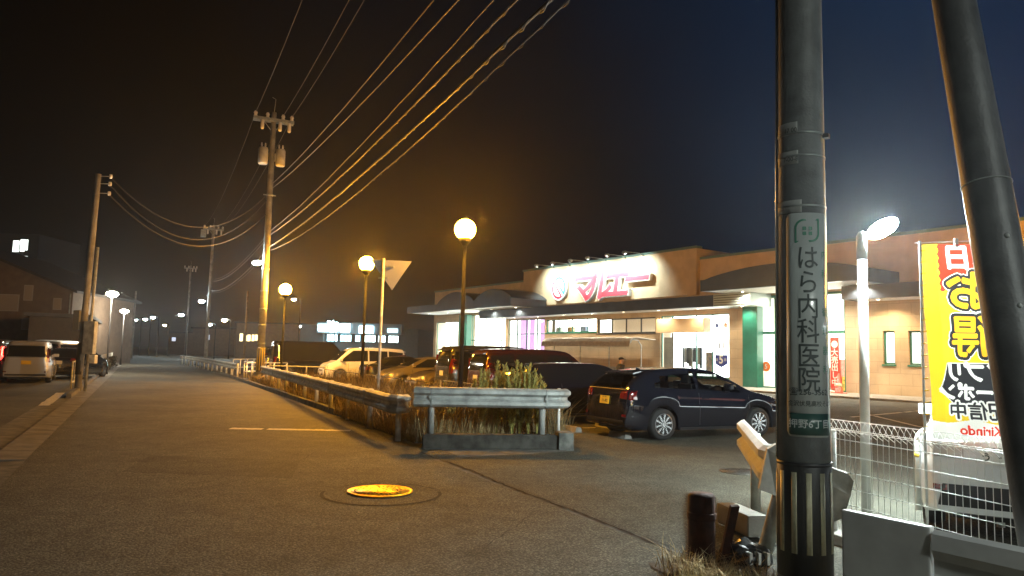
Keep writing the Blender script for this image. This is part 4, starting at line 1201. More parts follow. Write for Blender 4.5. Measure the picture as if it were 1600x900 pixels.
# short guardrail on a concrete base facing us
L0, R0 = R(12.40, 4.36), R(11.55, 6.92); O = (L0 + R0) / 2
t = empty('guardrail', O); tag(t, 'short guardrail with rounded ends on a dark concrete base in front of weeds', 'guardrail')
dd = (R0 - L0).normalized(); nn = Vector((dd.y, -dd.x, 0)); HL = (R0 - L0).length / 2
b = MB(); ang = math.atan2(dd.y, dd.x)
b.box((0, 0, .125), (2 * HL - .30, .26, .25), rz=ang, bev=.02); b.build('concrete_base', mat('base_dark', (.045, .045, .04), .9, noise=.5, nscale=5, bump=.6, bscale=20), t)
b = MB(); b.box(tuple(dd * (HL - .02)) , (.27, .40, .33), rz=ang, bev=.02); eo = b.build('end_block', mat('end_block_concrete', (.12, .125, .115), .9, noise=.45, nscale=6, bump=.6, bscale=25), t); eo.location.z = .14
b = MB(); pth = [dd * (-HL - .02) + nn * .04] + [dd * (-HL + .15 + k * .3) + nn * .07 for k in range(9)] + [dd * (HL - .10) + nn * .05, dd * (HL + .02) - nn * .06, dd * (HL + .0) - nn * .22]
wbeam(b, [p + Vector((0, 0, .89)) for p in pth], 1); b.build('beam', M['galv_old'], t)
for s in (-.72, .62):
    b = MB(); b.lathe([(.06, .24), (.06, 1.02), (.045, 1.04)], c=tuple(dd * HL * s * 1.1 - nn * .02), n=14); b.build('post', M['galv_old'], t)
for s in (-.8, .72):
    b = MB(); b.box(tuple(dd * HL * s + nn * .155 + Vector((0, 0, .89))), (.02, .02, .30), rz=ang); b.build('joint_strip', M['galv'], t)
# white post and chain-link beside it
P0 = PD(872, 690, 14.0); P0.z = 0; O = P0
t = empty('chain_link_fence', O, ROAD_ROT); tag(t, 'low chain-link fence with a white end post behind the short guardrail', 'fence')
b = MB(); b.tube([(0, 0, 0), (0, 0, 1.05)], .03, 10); b.build('post', M['white_paint'], t)
for k in range(1, 4):
    b = MB(); b.tube([(-.02 * k, 2.0 * k, 0), (-.02 * k, 2.0 * k, .95)], .022, 8); b.build('post', M['galv_old'], t)
b = MB(); L = 6.0; h0, h1 = .1, .95; st_ = .11
n = int(L / st_)
for k in range(-8, n):
    for sgn_ in (1, -1):
        ya = k * st_; yb = ya + (h1 - h0)
        lo, hi = max(0, ya), min(L, yb)
        if hi <= lo: continue
        z = lambda y: (h0 + (y - ya)) if sgn_ > 0 else (h1 - (y - ya))
        b.tube([(0, lo, z(lo)), (0, hi, z(hi))], .004, 4, caps=False)
b.tube([(0, 0, .95), (0, L, .95)], .008, 5); b.build('mesh', M['galv'], t)

def pipe_fence(P0, P1, h, label, np_=4, rails=(1.0, .5), r=.035, m='white_paint', name='pipe_fence', group=None, cat='fence'):
    P0 = Vector(P0); P1 = Vector(P1); O = P0.copy(); t = empty(name, O); tag(t, label, cat, group)
    for k in range(np_):
        p = (P1 - P0) * k / (np_ - 1); b = MB(); b.tube([tuple(p), tuple(p + Vector((0, 0, h + .02)))], r, 10); b.build('post', M[m], t)
    for f in rails:
        b = MB(); b.tube([(0, 0, h * f), tuple((P1 - P0) + Vector((0, 0, h * f)))], r * .8, 8); b.build('rail', M[m], t)
    return t
pipe_fence(R(37.6, 5.6), R(36.2, 8.1), .85, 'white pipe fence just right of the transformer pole foot', 4)
pipe_fence(R(41.5, 5.1), R(43.4, 7.5), .9, 'white pipe fence farther back behind the transformer pole', 4)
pipe_fence(R(39.6, 4.75), R(38.7, 5.0), 1.0, 'short white pipe barrier left of the transformer pole', 2)
pipe_fence(R(47, 5.0), R(52, 7.6), 1.0, 'long white pipe railing far behind the transformer pole', 6)
pipe_fence(R(15, 8.0), R(36, 8.0), .75, 'low dark rail fence between the weeds and the parked cars', 12, rails=(1.0,), r=.022, m='black')
def picket_rail(a0, a1, b0, h, label, n):
    O = R(a0, b0); t = empty('roadside_railing', O); tag(t, label, 'railing')
    d = R(a1, b0) - O
    for f in (1., .25):
        b = MB(); b.tube([(0, 0, h * f), tuple(d + Vector((0, 0, h * f)))], .03, 8); b.build('rail', M['white_dirty'], t)
    for k in range(n):
        p = d * k / (n - 1); b = MB(); b.tube([tuple(p), tuple(p + Vector((0, 0, h)))], .028, 6); b.build('post', M['white_dirty'], t)
picket_rail(47.0, 96, -2.2, 1.0, 'long white picket railing along the left side of the road', 34)
picket_rail(31.6, 36.8, -2.2, 1.0, 'short white railing next to the leaning pole', 5)
def hedge(a0, a1, b0, h):
    random.seed(4); b = MB()
    for k in range(2600):
        a = random.uniform(a0, a1); z = random.uniform(.05, h) ; bb = b0 + random.gauss(0, .16)
        s = random.uniform(.05, .11); c = R(a, bb, z)
        v = [c + Vector((random.uniform(-s, s), random.uniform(-s, s), random.uniform(-s, s))) for _ in range(3)]
        b.poly(v)
    o = b.build('roadside_hedge', M['weed_dark']); tag(o, 'dark scrubby undergrowth at the foot of the left railing', 'hedge', kind='stuff')
hedge(46, 70, -1.99, .75)

# mesh fence at right
Fa, Fb = Vector((3.04 - .10, 7.0 + .30, 0)), Vector((3.62, 5.4, 0)); dF = (Fb - Fa).normalized(); Fb = Fa + dF * 4.6
t = empty('mesh_fence', Fa, math.atan2(dF.y, dF.x)); tag(t, 'white welded wire mesh fence with bent top running towards us', 'fence')
L = 4.6; b = MB(); hh = 1.13
nv = int(L / .062)
for k in range(nv):
    x = .03 + k * .062
    b.tube([(x, 0, .06), (x, 0, hh - .10), (x, -.075, hh - .0), (x, -.11, hh - .07), (x, -.0, hh - .14)], .0034, 4, caps=False)
for z in [.08 + .145 * i for i in range(7)]: b.tube([(0, .004, z), (L, .004, z)], .0035, 5, caps=False)
b.tube([(0, -.075, hh + .003), (L, -.075, hh + .003)], .0035, 5); b.tube([(0, -.11, hh - .073), (L, -.11, hh - .073)], .0035, 5); b.tube([(0, -.004, hh - .10), (L, -.004, hh - .10)], .0035, 5)
b.build('wire_panel', M['white_paint'], t)
for x in (.28, 2.22, 4.2):
    b = MB(); b.tube([(x, .04, 0), (x, .04, hh - .12)], .025, 12); b.lathe([(.028, hh - .12), (.02, hh - .10)], c=(x, .04, 0), n=12); b.build('post', M['white_paint'], t)
b = MB(); b.span(-.1, L, -.09, .12, 0, .10, bev=.01); b.build('footing', M['concrete'], t)

# white hoop barrier
P = G(1437, 797); t = empty('hoop_barrier', P, RAD(-64)); tag(t, 'white bent pipe barrier with a yellow band beside the white car', 'barrier')
b = MB(); w = .9; pts = [(0, 0, 0), (0, 0, .78)] + [(.13 - .13 * math.cos(RAD(k * 15)), 0, .78 + .13 * math.sin(RAD(k * 15))) for k in range(1, 6)] + [(.13, 0, .91), (w - .13, 0, .91)] + [(w - .13 + .13 * math.sin(RAD(k * 15)), 0, .78 + .13 * math.cos(RAD(k * 15))) for k in range(1, 6)] + [(w, 0, .78), (w, 0, 0)]
b.tube(pts, .038, 14); b.build('hoop', M['white_paint'], t)
b = MB(); b.lathe([(.041, .60), (.041, .65)], n=14); b.build('yellow_band', mat('band_yellow', (.7, .5, .05), .5), t)

# guardrail end in the lot entrance, its plate and slanted post
A_, B_ = Vector((2.84, 9.0, .77)), Vector((2.24, 6.45, .77)); O = Vector((A_.x, A_.y, 0))
t = empty('guardrail', O); tag(t, 'white guardrail end with orange lit face and rounded end plate behind the big pole', 'guardrail')
b = MB(); C_ = Vector((2.30, 6.15, .77)); wbeam(b, [p - O for p in (A_, A_.lerp(B_, .33), A_.lerp(B_, .66), B_, C_)], 1); b.build('beam', M['white_paint'], t)
pl = [(1186, 765, 6.2), (1199, 702, 6.2), (1213, 694, 6.15), (1255, 712, 5.95), (1295, 729, 5.75), (1325, 740, 5.6), (1334, 752, 5.55), (1329, 775, 5.58), (1318, 810, 5.62), (1295, 818, 5.75), (1255, 800, 5.95), (1213, 775, 6.15)]
b = MB(); b.prism([tuple(PD(*q) - O) for q in pl], (.02, .09, 0)); b.build('end_plate', M['white_dirty'], t)
q0 = G(1194, 866) - O; q1 = PD(1222, 765, 6.2) - O
b = MB(); b.tube([tuple(q0), tuple(q1)], .065, 16); b.build('post', M['white_dirty'], t)
q0 = PD(1181, 790, 8.3) - O; q0.z = 0; b = MB(); b.tube([tuple(q0), (q0.x, q0.y, .85)], .055, 14); b.build('post', M['white_dirty'], t)
P = G(1178, 846); o = MB(); o.box((0, .1, .09), (.20, .62, .20), bev=.03); cb_ = o.build('concrete_block', M['concrete'], None, P + Vector((0, .2, .045)), .2); tag(cb_, 'pale concrete block at the foot of the slanted guardrail post', 'block')

# foreground guardrail, plain back side facing us
A_ = PD(1318, 795, 4.3); B_ = PD(1600, 850, 3.55); dG = (B_ - A_); dG.z = 0; dG.normalize()
O = Vector((A_.x, A_.y, 0)); t = empty('guardrail', O, math.atan2(dG.y, dG.x)); tag(t, 'grey guardrail back in the bottom right corner with a dark seam', 'guardrail')
zt_ = A_.z
b = MB(); b.box((.245, 0, zt_ - .185), (.49, .05, .37), bev=.012); b.build('end_section', mat('rail_grey_white', (.70, .71, .70), .45, noise=.10, nscale=5, bump=.08, bscale=25), t)
b = MB(); pr = [(0, 0), (-.03, -.02), (-.035, -.10), (-.012, -.15), (-.012, -.22), (-.035, -.27), (-.03, -.35), (0, -.37), (.02, -.35), (.02, -.02)]
b.prism([(.50, y, zt_ - .012 + z) for y, z in pr], (2.6, 0, 0)); b.build('beam', MATS['rail_grey_white'], t)
for x in (.75, 2.6):
    b = MB(); b.tube([(x, .10, 0), (x, .10, zt_ - .05)], .06, 16); b.build('post', M['white_dirty'], t)

# rusty stub, plank and bag near the pole foot
P = G(1096, 893); t = empty('rusty_stub_post', P); tag(t, 'rusty brown stub post standing in dry grass left of the big pole', 'post')
b = MB(); b.lathe([(.105, 0), (.105, .58), (.09, .60), (.01, .605)], n=24); b.build('shaft', M['rust'], t)
b = MB(); b.lathe([(.108, .40), (.112, .41), (.112, .45), (.108, .46)], n=24); b.build('collar', M['rust'], t)
q0 = G(1128, 885); q1 = PD(1148, 790, 5.9)
b = MB(); v = q1 - q0; b.box(None, (1, 1, 1), mtx=Matrix.Translation(v / 2) @ v.to_track_quat('Z', 'Y').to_matrix().to_4x4() @ Matrix.Diagonal((.07, .03, v.length, 1)))
o = b.build('rusty_plank', M['rust'], None, q0); tag(o, 'dark rusty strip of metal leaning beside the concrete block', 'plank')
random.seed(31); P = G(1165, 880)
b = MB(); r_ = bmesh.ops.create_icosphere(b.bm, subdivisions=3, radius=.16)
for v in b.bm.verts: 
    k = 1 + random.uniform(-.22, .22); v.co = Vector((v.co.x * 1.25 * k, v.co.y * k, max(-.02, v.co.z * .75 * k + .06)))
t = empty('rubbish_bag', P); b.build('bag', mat('bag_black', (.018, .018, .018), .3, bump=.5, bscale=18), t); tag(t, 'crumpled black plastic bag lying at the foot of the slanted post', 'bag')
b = MB()
for x in (-.02, .05, .12): b.box((x, -.15, .08), (.025, .06, .09), rz=.3)
b.build('tape', M['white_dirty'], t)

# wheel stops
def wheel_stop(P, label, rz=ROAD_ROT, L=.6):
    b = MB(); b.prism([(-.09, -L / 2, 0), (.09, -L / 2, 0), (.055, -L / 2, .11), (-.055, -L / 2, .11)], (0, L, 0)); o = b.build('wheel_stop', M['concrete'], None, P, rz); tag(o, label, 'wheel stop', 'concrete wheel stops behind the parked cars')
    return o
for px, py, lb in ((893, 674, 'concrete wheel stop at the rear of the dark wagon'), (968, 684, 'concrete wheel stop behind the rear wheel of the black hatchback'), (945, 668, 'concrete wheel stop between the black hatchback and the dark wagon')):
    P = G(px, py); P.z = .006; wheel_stop(P, lb)

# ================================================================== BANNER
BY = 6.9
def banner():
    X0 = ppx(1452, BY); X1 = X0 + .66; zt = zpx(1500, 382, BY); zb = zpx(1510, 688, BY)
    O = Vector((X0, BY, 0)); t = empty('nobori_banner', O, RAD(-2)); tag(t, 'tall yellow and red shop banner seen from behind with mirrored lettering', 'banner')
    W_, H_ = .66, zt - zb
    def surf(x, z, off=0.):
        u_ = x / W_; v_ = (zt - z) / H_
        x2 = x + .02 * v_ * v_ + .035 * v_
        y = .018 * math.sin(7 * u_ + 2.2 * v_ * 3) + .012 * math.sin(23 * v_ + 3 * u_) * (.3 + u_)
        if x < .09: y += (.09 - x) * .9
        return Vector((x2, y - off, z - .012 * u_ * math.sin(9 * v_)))
    import numpy as np
    xc = .385
    YEL, RED, WHI, DRK, GLD = range(5)
    nx, nz = 165, 430
    mi_g = np.zeros((nz, nx), int)
    xs_ = W_ * (np.arange(nx) + .5) / nx; zs_ = zt - H_ * (np.arange(nz) + .5) / nz
    for j in range(nz):
        v_ = (j + .5) / nz
        for i in range(nx):
            x = xs_[i]
            if v_ < .235 + .012 * math.sin(x * 60) and x > .11 + .006 * math.sin(zs_[j] * 90): mi_g[j, i] = RED
            elif v_ > .905 + .008 * math.sin(x * 14): mi_g[j, i] = WHI
    def mask(bm):
        bv = BVHTree.FromBMesh(bm); m_ = np.zeros((nz, nx), bool)
        ys = [v.co.y for v in bm.verts]; lo, hi = min(ys), max(ys)
        for j in range(nz):
            if not (lo <= zs_[j] <= hi): continue
            for i in range(nx):
                if bv.ray_cast(Vector((xs_[i], zs_[j], 1)), Vector((0, 0, -1)))[0] is not None: m_[j, i] = True
        return m_
    def grow(m_, r):
        out = m_.copy()
        for dj in range(-r, r + 1):
            for di in range(-r, r + 1):
                if dj * dj + di * di > r * r + .5: continue
                sh = np.zeros_like(m_)
                sh[max(dj, 0):nz + min(dj, 0), max(di, 0):nx + min(di, 0)] = m_[max(-dj, 0):nz + min(-dj, 0), max(-di, 0):nx + min(-di, 0)]
                out |= sh
        return out
    def T(body, size, xc, py, rings, sx=1.):
        zc = zpx(1505, py, BY)
        b = MB(); b.text(body, size, lambda v: Vector((xc - v.x * sx, zc + v.y, 0))); m_ = mask(b.bm); b.bm.free()
        for r, mi in rings: mi_g[grow(m_, r)] = mi
    def blob(pts, rings):
        b = MB(); b._face([b.bm.verts.new((x, zpx(1505, py, BY), 0)) for x, py in pts]); m_ = mask(b.bm); b.bm.free()
        for r, mi in rings: mi_g[grow(m_, r)] = mi
    T('本日', .25, .40, 405, [(2, WHI)])
    T('お', .40, xc - .035, 459, [(11, WHI), (9, DRK)]); T('得', .41, xc - .015, 531, [(11, WHI), (9, DRK)])
    T('お', .40, xc - .035, 459, [(9, DRK), (3, GLD)]); T('得', .41, xc - .015, 531, [(2, GLD)])
    blob([(.13, 569), (.58, 569), (.63, 600), (.57, 630), (.18, 630), (.06, 612)], [(2, WHI), (0, DRK)])
    T('アプリ', .19, xc, 584, [(2, WHI)]); T('クーポン', .165, xc - .01, 614, [(2, WHI)])
    T('配信中', .17, xc, 643, [(5, WHI), (1, DRK)])
    T('Kirindo', .12, xc + .01, 672, [(1, RED)])
    b = MB(); g = []
    for j in range(nz + 1):
        z = zt - H_ * j / nz; g.append([b.bm.verts.new(surf(W_ * i / nx, z)) for i in range(nx + 1)])
    for j in range(nz):
        for i in range(nx):
            f = b._face([g[j][i], g[j][i + 1], g[j + 1][i + 1], g[j + 1][i]]); f.smooth = True; f.material_index = int(mi_g[j, i])
    yel = cloth('cloth_yellow', (.72, .50, .02), .2); red = cloth('cloth_red', (.62, .03, .012), .2); whi = cloth('cloth_white', (.74, .74, .70), .2)
    dk = cloth('cloth_dark', (.03, .03, .035), .1); gold = cloth('cloth_gold', (.72, .36, .015), .2)
    cl = b.build('cloth', [yel, red, whi, dk, gold], t)
    b = MB(); b.tube([(-.01, .10, .0), (-.01, .10, zt + .04)], .012, 10); b.tube([(-.06, .10, zt + .02), (W_ + .02, .02, zt + .05)], .006, 8); b.build('pole', M['white_paint'], t)
    b = MB()
    for k in range(16):
        z = zt - .05 - k * H_ / 16.5; b.tube([(.02, .07, z), (-.02, .10, z - .008), (.0, .12, z - .02)], .006, 5)
    b.build('pole_loops', MATS['cloth_yellow'], t)
    b = MB(); b.span(W_ * .42, W_ * .42 + .03, .02, .05, zt - .02, zt + .06); b.build('clip', M['white_paint'], t)
banner()
# ================================================================== VEHICLES
def lerp_tab(tab, x):
    if x <= tab[0][0]: return tab[0][1]
    for (x0, y0), (x1, y1) in zip(tab, tab[1:]):
        if x <= x1: return y0 + (y1 - y0) * (x - x0) / (x1 - x0) if x1 > x0 else y1
    return tab[-1][1]
def smooth_curve(pts, n=6):
    out = []
    P = [Vector((p[0], p[1])) for p in pts]
    for i in range(len(P) - 1):
        p0, p1, p2, p3 = P[max(i - 1, 0)], P[i], P[i + 1], P[min(i + 2, len(P) - 1)]
        for k in range(n):
            t = k / n
            q = .5 * ((2 * p1) + (-p0 + p2) * t + (2 * p0 - 5 * p1 + 4 * p2 - p3) * t * t + (-p0 + 3 * p1 - 3 * p2 + p3) * t ** 3)
            out.append((q.x, q.y))
    out.append(tuple(P[-1]))
    res = [out[0]]
    for q in out[1:]:
        if q[0] > res[-1][0] + .002: res.append(q)
    return res
KIND = {
 'hatch': dict(L=4.33, W=.88, R=.32, wx=(-1.30, 1.30), sill=.20, tumble=.34,
   top=[(-2.165, .50), (-2.15, .80), (-2.08, 1.02), (-1.93, 1.18), (-1.66, 1.33), (-1.15, 1.43), (-.4, 1.47), (.15, 1.43), (.65, 1.24), (1.12, 1.01), (1.5, .93), (1.85, .84), (2.08, .68), (2.165, .50)],
   belt=[(-2.165, .5), (-2.1, .98), (-1.6, 1.02), (-.5, .97), (.6, .93), (1.2, .90), (1.9, .76), (2.165, .5)],
   side=[[(-1.50, 1.10), (-1.25, 1.27), (-.95, 1.33), (-.42, 1.37), (-.42, 1.03), (-1.1, 1.05)], [(-.34, 1.03), (-.34, 1.375), (.15, 1.35), (.62, 1.13), (.90, .985), (.5, .985)]],
   rear=[(-.60, 1.04), (-.50, 1.28), (.50, 1.28), (.60, 1.04)], front=[(-.66, 1.06), (-.54, 1.34), (.54, 1.34), (.66, 1.06)],
   tail=[[(.50, .84), (.52, .98), (.80, 1.0), (.82, .82)]], head=[[(.45, .62), (.50, .76), (.80, .80), (.80, .66)]], plate_r=.78, plate_f=.42, spoiler=1),
 'wagon': dict(L=4.5, W=.86, R=.31, wx=(-1.35, 1.35), sill=.20, tumble=.32,
   top=[(-2.25, .50), (-2.24, .85), (-2.17, 1.08), (-2.02, 1.30), (-1.85, 1.40), (-1.2, 1.47), (-.3, 1.49), (.3, 1.45), (.8, 1.24), (1.2, 1.04), (1.6, .95), (1.95, .82), (2.17, .66), (2.25, .48)],
   belt=[(-2.25, .5), (-2.2, .98), (-1.6, 1.0), (-.5, .97), (.6, .94), (1.2, .90), (1.9, .76), (2.25, .48)],
   side=[[(-2.0, 1.06), (-1.85, 1.31), (-1.15, 1.37), (-1.15, 1.04)], [(-1.07, 1.04), (-1.07, 1.38), (-.28, 1.40), (-.28, 1.02)], [(-.2, 1.02), (-.2, 1.40), (.28, 1.37), (.86, 1.07), (1.0, .99)]],
   rear=[(-.62, 1.04), (-.54, 1.34), (.54, 1.34), (.62, 1.04)], front=[(-.66, 1.06), (-.54, 1.37), (.54, 1.37), (.66, 1.06)],
   tail=[[(.62, .80), (.60, 1.10), (.76, 1.12), (.80, .80)]], head=[[(.45, .60), (.50, .75), (.80, .78), (.80, .64)]], plate_r=.72, plate_f=.42, spoiler=1),
 'van': dict(L=4.6, W=.86, R=.32, wx=(-1.42, 1.42), sill=.22, tumble=.20,
   top=[(-2.3, .55), (-2.29, .95), (-2.27, 1.2), (-2.22, 1.5), (-2.13, 1.74), (-1.9, 1.82), (-.6, 1.86), (.6, 1.83), (1.0, 1.68), (1.45, 1.28), (1.7, 1.08), (2.0, .98), (2.22, .80), (2.3, .5)],
   belt=[(-2.3, .55), (-2.26, 1.08), (-1.6, 1.10), (.6, 1.06), (1.5, .98), (2.0, .88), (2.3, .5)],
   side=[[(-2.12, 1.16), (-2.06, 1.62), (-1.25, 1.68), (-1.25, 1.14)], [(-1.17, 1.14), (-1.17, 1.68), (-.15, 1.70), (-.15, 1.12)], [(-.07, 1.12), (-.07, 1.70), (.72, 1.68), (1.12, 1.38), (1.45, 1.08)]],
   rear=[(-.66, 1.14), (-.62, 1.62), (.62, 1.62), (.66, 1.14)], front=[(-.70, 1.14), (-.60, 1.66), (.60, 1.66), (.70, 1.14)],
   tail=[[(.68, .92), (.66, 1.50), (.77, 1.52), (.80, .92)]], head=[[(.42, .66), (.46, .84), (.78, .90), (.80, .72)]], plate_r=.90, plate_f=.42, spoiler=1),
 'highvan': dict(L=4.8, W=.88, R=.32, wx=(-1.45, 1.45), sill=.25, tumble=.14,
   top=[(-2.4, .5), (-2.39, 1.0), (-2.37, 1.5), (-2.32, 1.95), (-2.22, 2.14), (-1.9, 2.18), (.9, 2.18), (1.35, 2.05), (1.8, 1.55), (2.15, 1.15), (2.32, .9), (2.4, .5)],
   belt=[(-2.4, .5), (-2.36, 1.15), (.9, 1.15), (1.9, 1.08), (2.25, .95), (2.4, .5)],
   side=[[(-2.2, 1.25), (-2.16, 1.8), (-1.1, 1.82), (-1.1, 1.25)], [(-1.0, 1.25), (-1.0, 1.82), (.2, 1.82), (.2, 1.25)], [(.3, 1.25), (.3, 1.82), (1.3, 1.82), (1.75, 1.3), (1.78, 1.2)]],
   rear=[(-.68, 1.25), (-.66, 1.8), (.66, 1.8), (.68, 1.25)], front=[(-.70, 1.25), (-.62, 1.9), (.62, 1.9), (.70, 1.25)],
   tail=[[(.70, .75), (.70, 1.2), (.80, 1.2), (.82, .75)]], head=[[(.50, .70), (.50, .88), (.80, .90), (.82, .72)]], plate_r=.70, plate_f=.45, spoiler=0),
 'sedan': dict(L=4.4, W=.86, R=.31, wx=(-1.30, 1.35), sill=.20, tumble=.36,
   top=[(-2.2, .50), (-2.18, .80), (-2.1, .99), (-1.7, 1.04), (-1.4, 1.10), (-.95, 1.36), (-.5, 1.45), (.1, 1.45), (.55, 1.28), (1.05, 1.0), (1.5, .92), (1.9, .80), (2.13, .64), (2.2, .48)],
   belt=[(-2.2, .5), (-2.1, .95), (-1.4, .98), (-.5, .96), (.6, .93), (1.2, .88), (1.9, .74), (2.2, .48)],
   side=[[(-1.35, 1.03), (-.95, 1.30), (-.38, 1.37), (-.38, 1.01)], [(-.30, 1.01), (-.30, 1.37), (.08, 1.36), (.6, 1.10), (.85, .98)]],
   rear=[(-.60, 1.10), (-.50, 1.34), (.50, 1.34), (.60, 1.10)], front=[(-.66, 1.04), (-.52, 1.37), (.52, 1.37), (.66, 1.04)],
   tail=[[(.48, .78), (.48, .94), (.80, .95), (.82, .78)]], head=[[(.45, .60), (.50, .73), (.80, .77), (.80, .62)]], plate_r=.82, plate_f=.42, spoiler=0),
}
def paint(name, col, rough=.22, metal=.35):
    return mat(name, col, rough, metal, coat=.9)
def make_car(kind, label, category, pm, P, head, group='cars parked in front of the store', plate='plate_w', name='parked_car', plate_txt=None, rim='chrome', lit_tail=False, scale=(1, 1, 1), plate_dy=0., tailm=None, trim_top=.40, cabin=False):
    K = KIND[kind]; L, W, Rw = K['L'], K['W'], K['R']
    root = empty(name, P, head); tag(root, label, category, group)
    root.scale = scale
    top = smooth_curve(K['top'], 5)
    xs = sorted({round(x, 3) for x, _ in top} | {round(-L / 2 + .05 * k, 3) for k in range(1, int(L / .05))} | {round(w + s * (Rw + .05) * f, 3) for w in K['wx'] for s in (-1, 1) for f in (1, .985, .95, .85)})
    xs2 = [xs[0]]
    for x in xs[1:]:
        if x - xs2[-1] > .012: xs2.append(x)
    xs = xs2
    # end stations
    bm = bmesh.new(); rings = []
    for x in xs:
        zt = lerp_tab(top, x); e = max(0, (abs(x) - (L / 2 - .55)) / .55)
        hw = W * (1 - .17 * e ** 2.4)
        zb = K['sill'] + .07 * e ** 2
        for wx in K['wx']:
            d = abs(x - wx); ra = Rw + .055
            if d < ra: zb = max(zb, Rw + math.sqrt(ra * ra - d * d) * 1.0 - .0)
        bel = lerp_tab(K['belt'], x); bel = min(bel, zt - .02); bel = max(bel, zb + .06); zt = max(zt, bel + .02)
        H = bel - zb
        pr = [(hw * .965, zb), (hw * .99, zb + H * .12), (hw * .996, zb + H * .35), (hw * 1.0, zb + H * .60), (hw * .998, zb + H * .65), (hw * .972, zb + H * .76), (hw * .968, zb + H * .84), (hw * .960, zb + H * .93), (hw * .945, bel)]
        gh = zt - bel; yb = hw * .935
        for f in (.12, .4, .7, .88): pr.append((yb - K['tumble'] * gh * f - .02 * f, bel + gh * f))
        ye = yb - K['tumble'] * gh - .02
        pr += [(ye - .05 * min(1, gh * 3), bel + gh * .965), (ye * .80, zt - .006 * min(1, gh * 4)), (ye * .45, zt), (0, zt + .006)]
        ring = [bm.verts.new((x, -y, z)) for y, z in pr] + [bm.verts.new((x, y, z)) for y, z in reversed(pr[:-1])]
        rings.append(ring)
    m = len(rings[0])
    for a, c in zip(rings, rings[1:]):
        for k in range(m - 1): bm.faces.new([a[k], a[k + 1], c[k + 1], c[k]]).smooth = True
        bm.faces.new([a[m - 1], a[0], c[0], c[m - 1]])
    bm.faces.new(rings[0]); bm.faces.new(list(reversed(rings[-1])))
    bmesh.ops.recalc_face_normals(bm, faces=bm.faces[:])
    bvh = BVHTree.FromBMesh(bm)
    if cabin:
        def inside(p, poly):
            r_ = False; n_ = len(poly)
            for i in range(n_):
                (x0, y0), (x1, y1) = poly[i], poly[(i + 1) % n_]
                if (y0 > p[1]) != (y1 > p[1]) and p[0] < (x1 - x0) * (p[1] - y0) / (y1 - y0) + x0: r_ = not r_
            return r_
        kill = []
        for f in bm.faces:
            c = f.calc_center_median(); n_ = f.normal
            if abs(n_.y) > .6 and any(inside((c.x, c.z), w) for w in K['side']): kill.append(f)
            elif n_.x < -.3 and c.z > 1 and inside((c.y, c.z), K['rear']): kill.append(f)
            elif n_.x > .3 and c.z > 1 and inside((c.y, c.z), K['front']): kill.append(f)
        bmesh.ops.delete(bm, geom=kill, context='FACES')
    me = bpy.data.meshes.new('body'); bm.to_mesh(me); bm.free(); me.materials.append(pm)
    body = bpy.data.objects.new('body', me); COL.objects.link(body); body.parent = root
    def proj(p, mode, off):
        u_, z = p
        if mode in ('L', 'R'):
            s = 1 if mode == 'L' else -1; o, d = Vector((u_, 2 * s, z)), Vector((0, -s, 0))
        else:
            s = 1 if mode == 'F' else -1; o, d = Vector((3 * s, u_, z)), Vector((-s, 0, 0))
        h = bvh.ray_cast(o, d)
        q = h[0] if h[0] is not None else (o + d * (2 - W * .9 if mode in 'LR' else 3 - L / 2 + .1))
        return q - d * off
    def patch(pts, mode, m_, nm, off=.004, parent=None, cell=.09, thick=.0):
        b = MB(); vs = [b.bm.verts.new((x, z, 0)) for x, z in pts]; b._face(vs)
        for ax in (0, 1):
            lo = min(v.co[ax] for v in b.bm.verts); hi = max(v.co[ax] for v in b.bm.verts); q = lo + cell
            while q < hi - .01:
                co = [0, 0, 0]; no = [0, 0, 0]; co[ax] = q; no[ax] = 1
                bmesh.ops.bisect_plane(b.bm, geom=b.bm.verts[:] + b.bm.edges[:] + b.bm.faces[:], plane_co=co, plane_no=no); q += cell
        for v in b.bm.verts: v.co = proj((v.co.x, v.co.y), mode, off)
        for f in b.bm.faces: f.smooth = True
        if thick:
            r = bmesh.ops.solidify(b.bm, geom=b.bm.faces[:], thickness=thick)
        return b.build(nm, m_, parent or root)
    G_ = M['glass_dark']
    if cabin:
        G_ = tinted()
        for y in (-.38, .38):
            for x in (.0, -.95):
                b = MB(); b.box((x, y, .62), (.50, .46, .22), bev=.05); b.box(None, (1, 1, 1), mtx=Matrix.Translation((x - .26, y, .88)) @ Matrix.Rotation(RAD(-14), 4, 'Y') @ Matrix.Diagonal((.13, .44, .52, 1))); b.box((x - .34, y, 1.22), (.09, .24, .17), bev=.03); b.build('seat', mat('seat_fabric', (.03, .03, .033), .9), root)
        b = MB(); b.box((.78, 0, .84), (.40, 1.3, .20), bev=.05); b.build('dashboard', M['black'], root)
        b = MB(); b.lathe([(.17, 0), (.185, .015), (.17, .03), (.155, .015), (.17, 0)], mtx=Matrix.Translation((.50, -.38, .93)) @ Matrix.Rotation(RAD(-65), 4, 'Y'), n=20); b.build('steering_wheel', M['black'], root)
    for mode in 'LR':
        for w in K['side']: patch(w, mode, G_, 'side_window', .005)
        # door lines, sill, handle
        for x in ([K['side'][i][0][0] - .04 for i in range(1, len(K['side']))] + [1.0 if kind != 'highvan' else 1.7]):
            zt_ = min(lerp_tab(K['belt'], x) - .01, 1.1); patch([(x, .30), (x + .012, .30), (x + .012, zt_), (x, zt_)], mode, M['black'], 'door_gap', .003, body)
        patch([(K['wx'][0] + .42, .20), (K['wx'][1] - .42, .20), (K['wx'][1] - .42, .26), (K['wx'][0] + .42, .26)], mode, M['black'], 'sill_trim', .006, body)
        s = 1 if mode == 'L' else -1
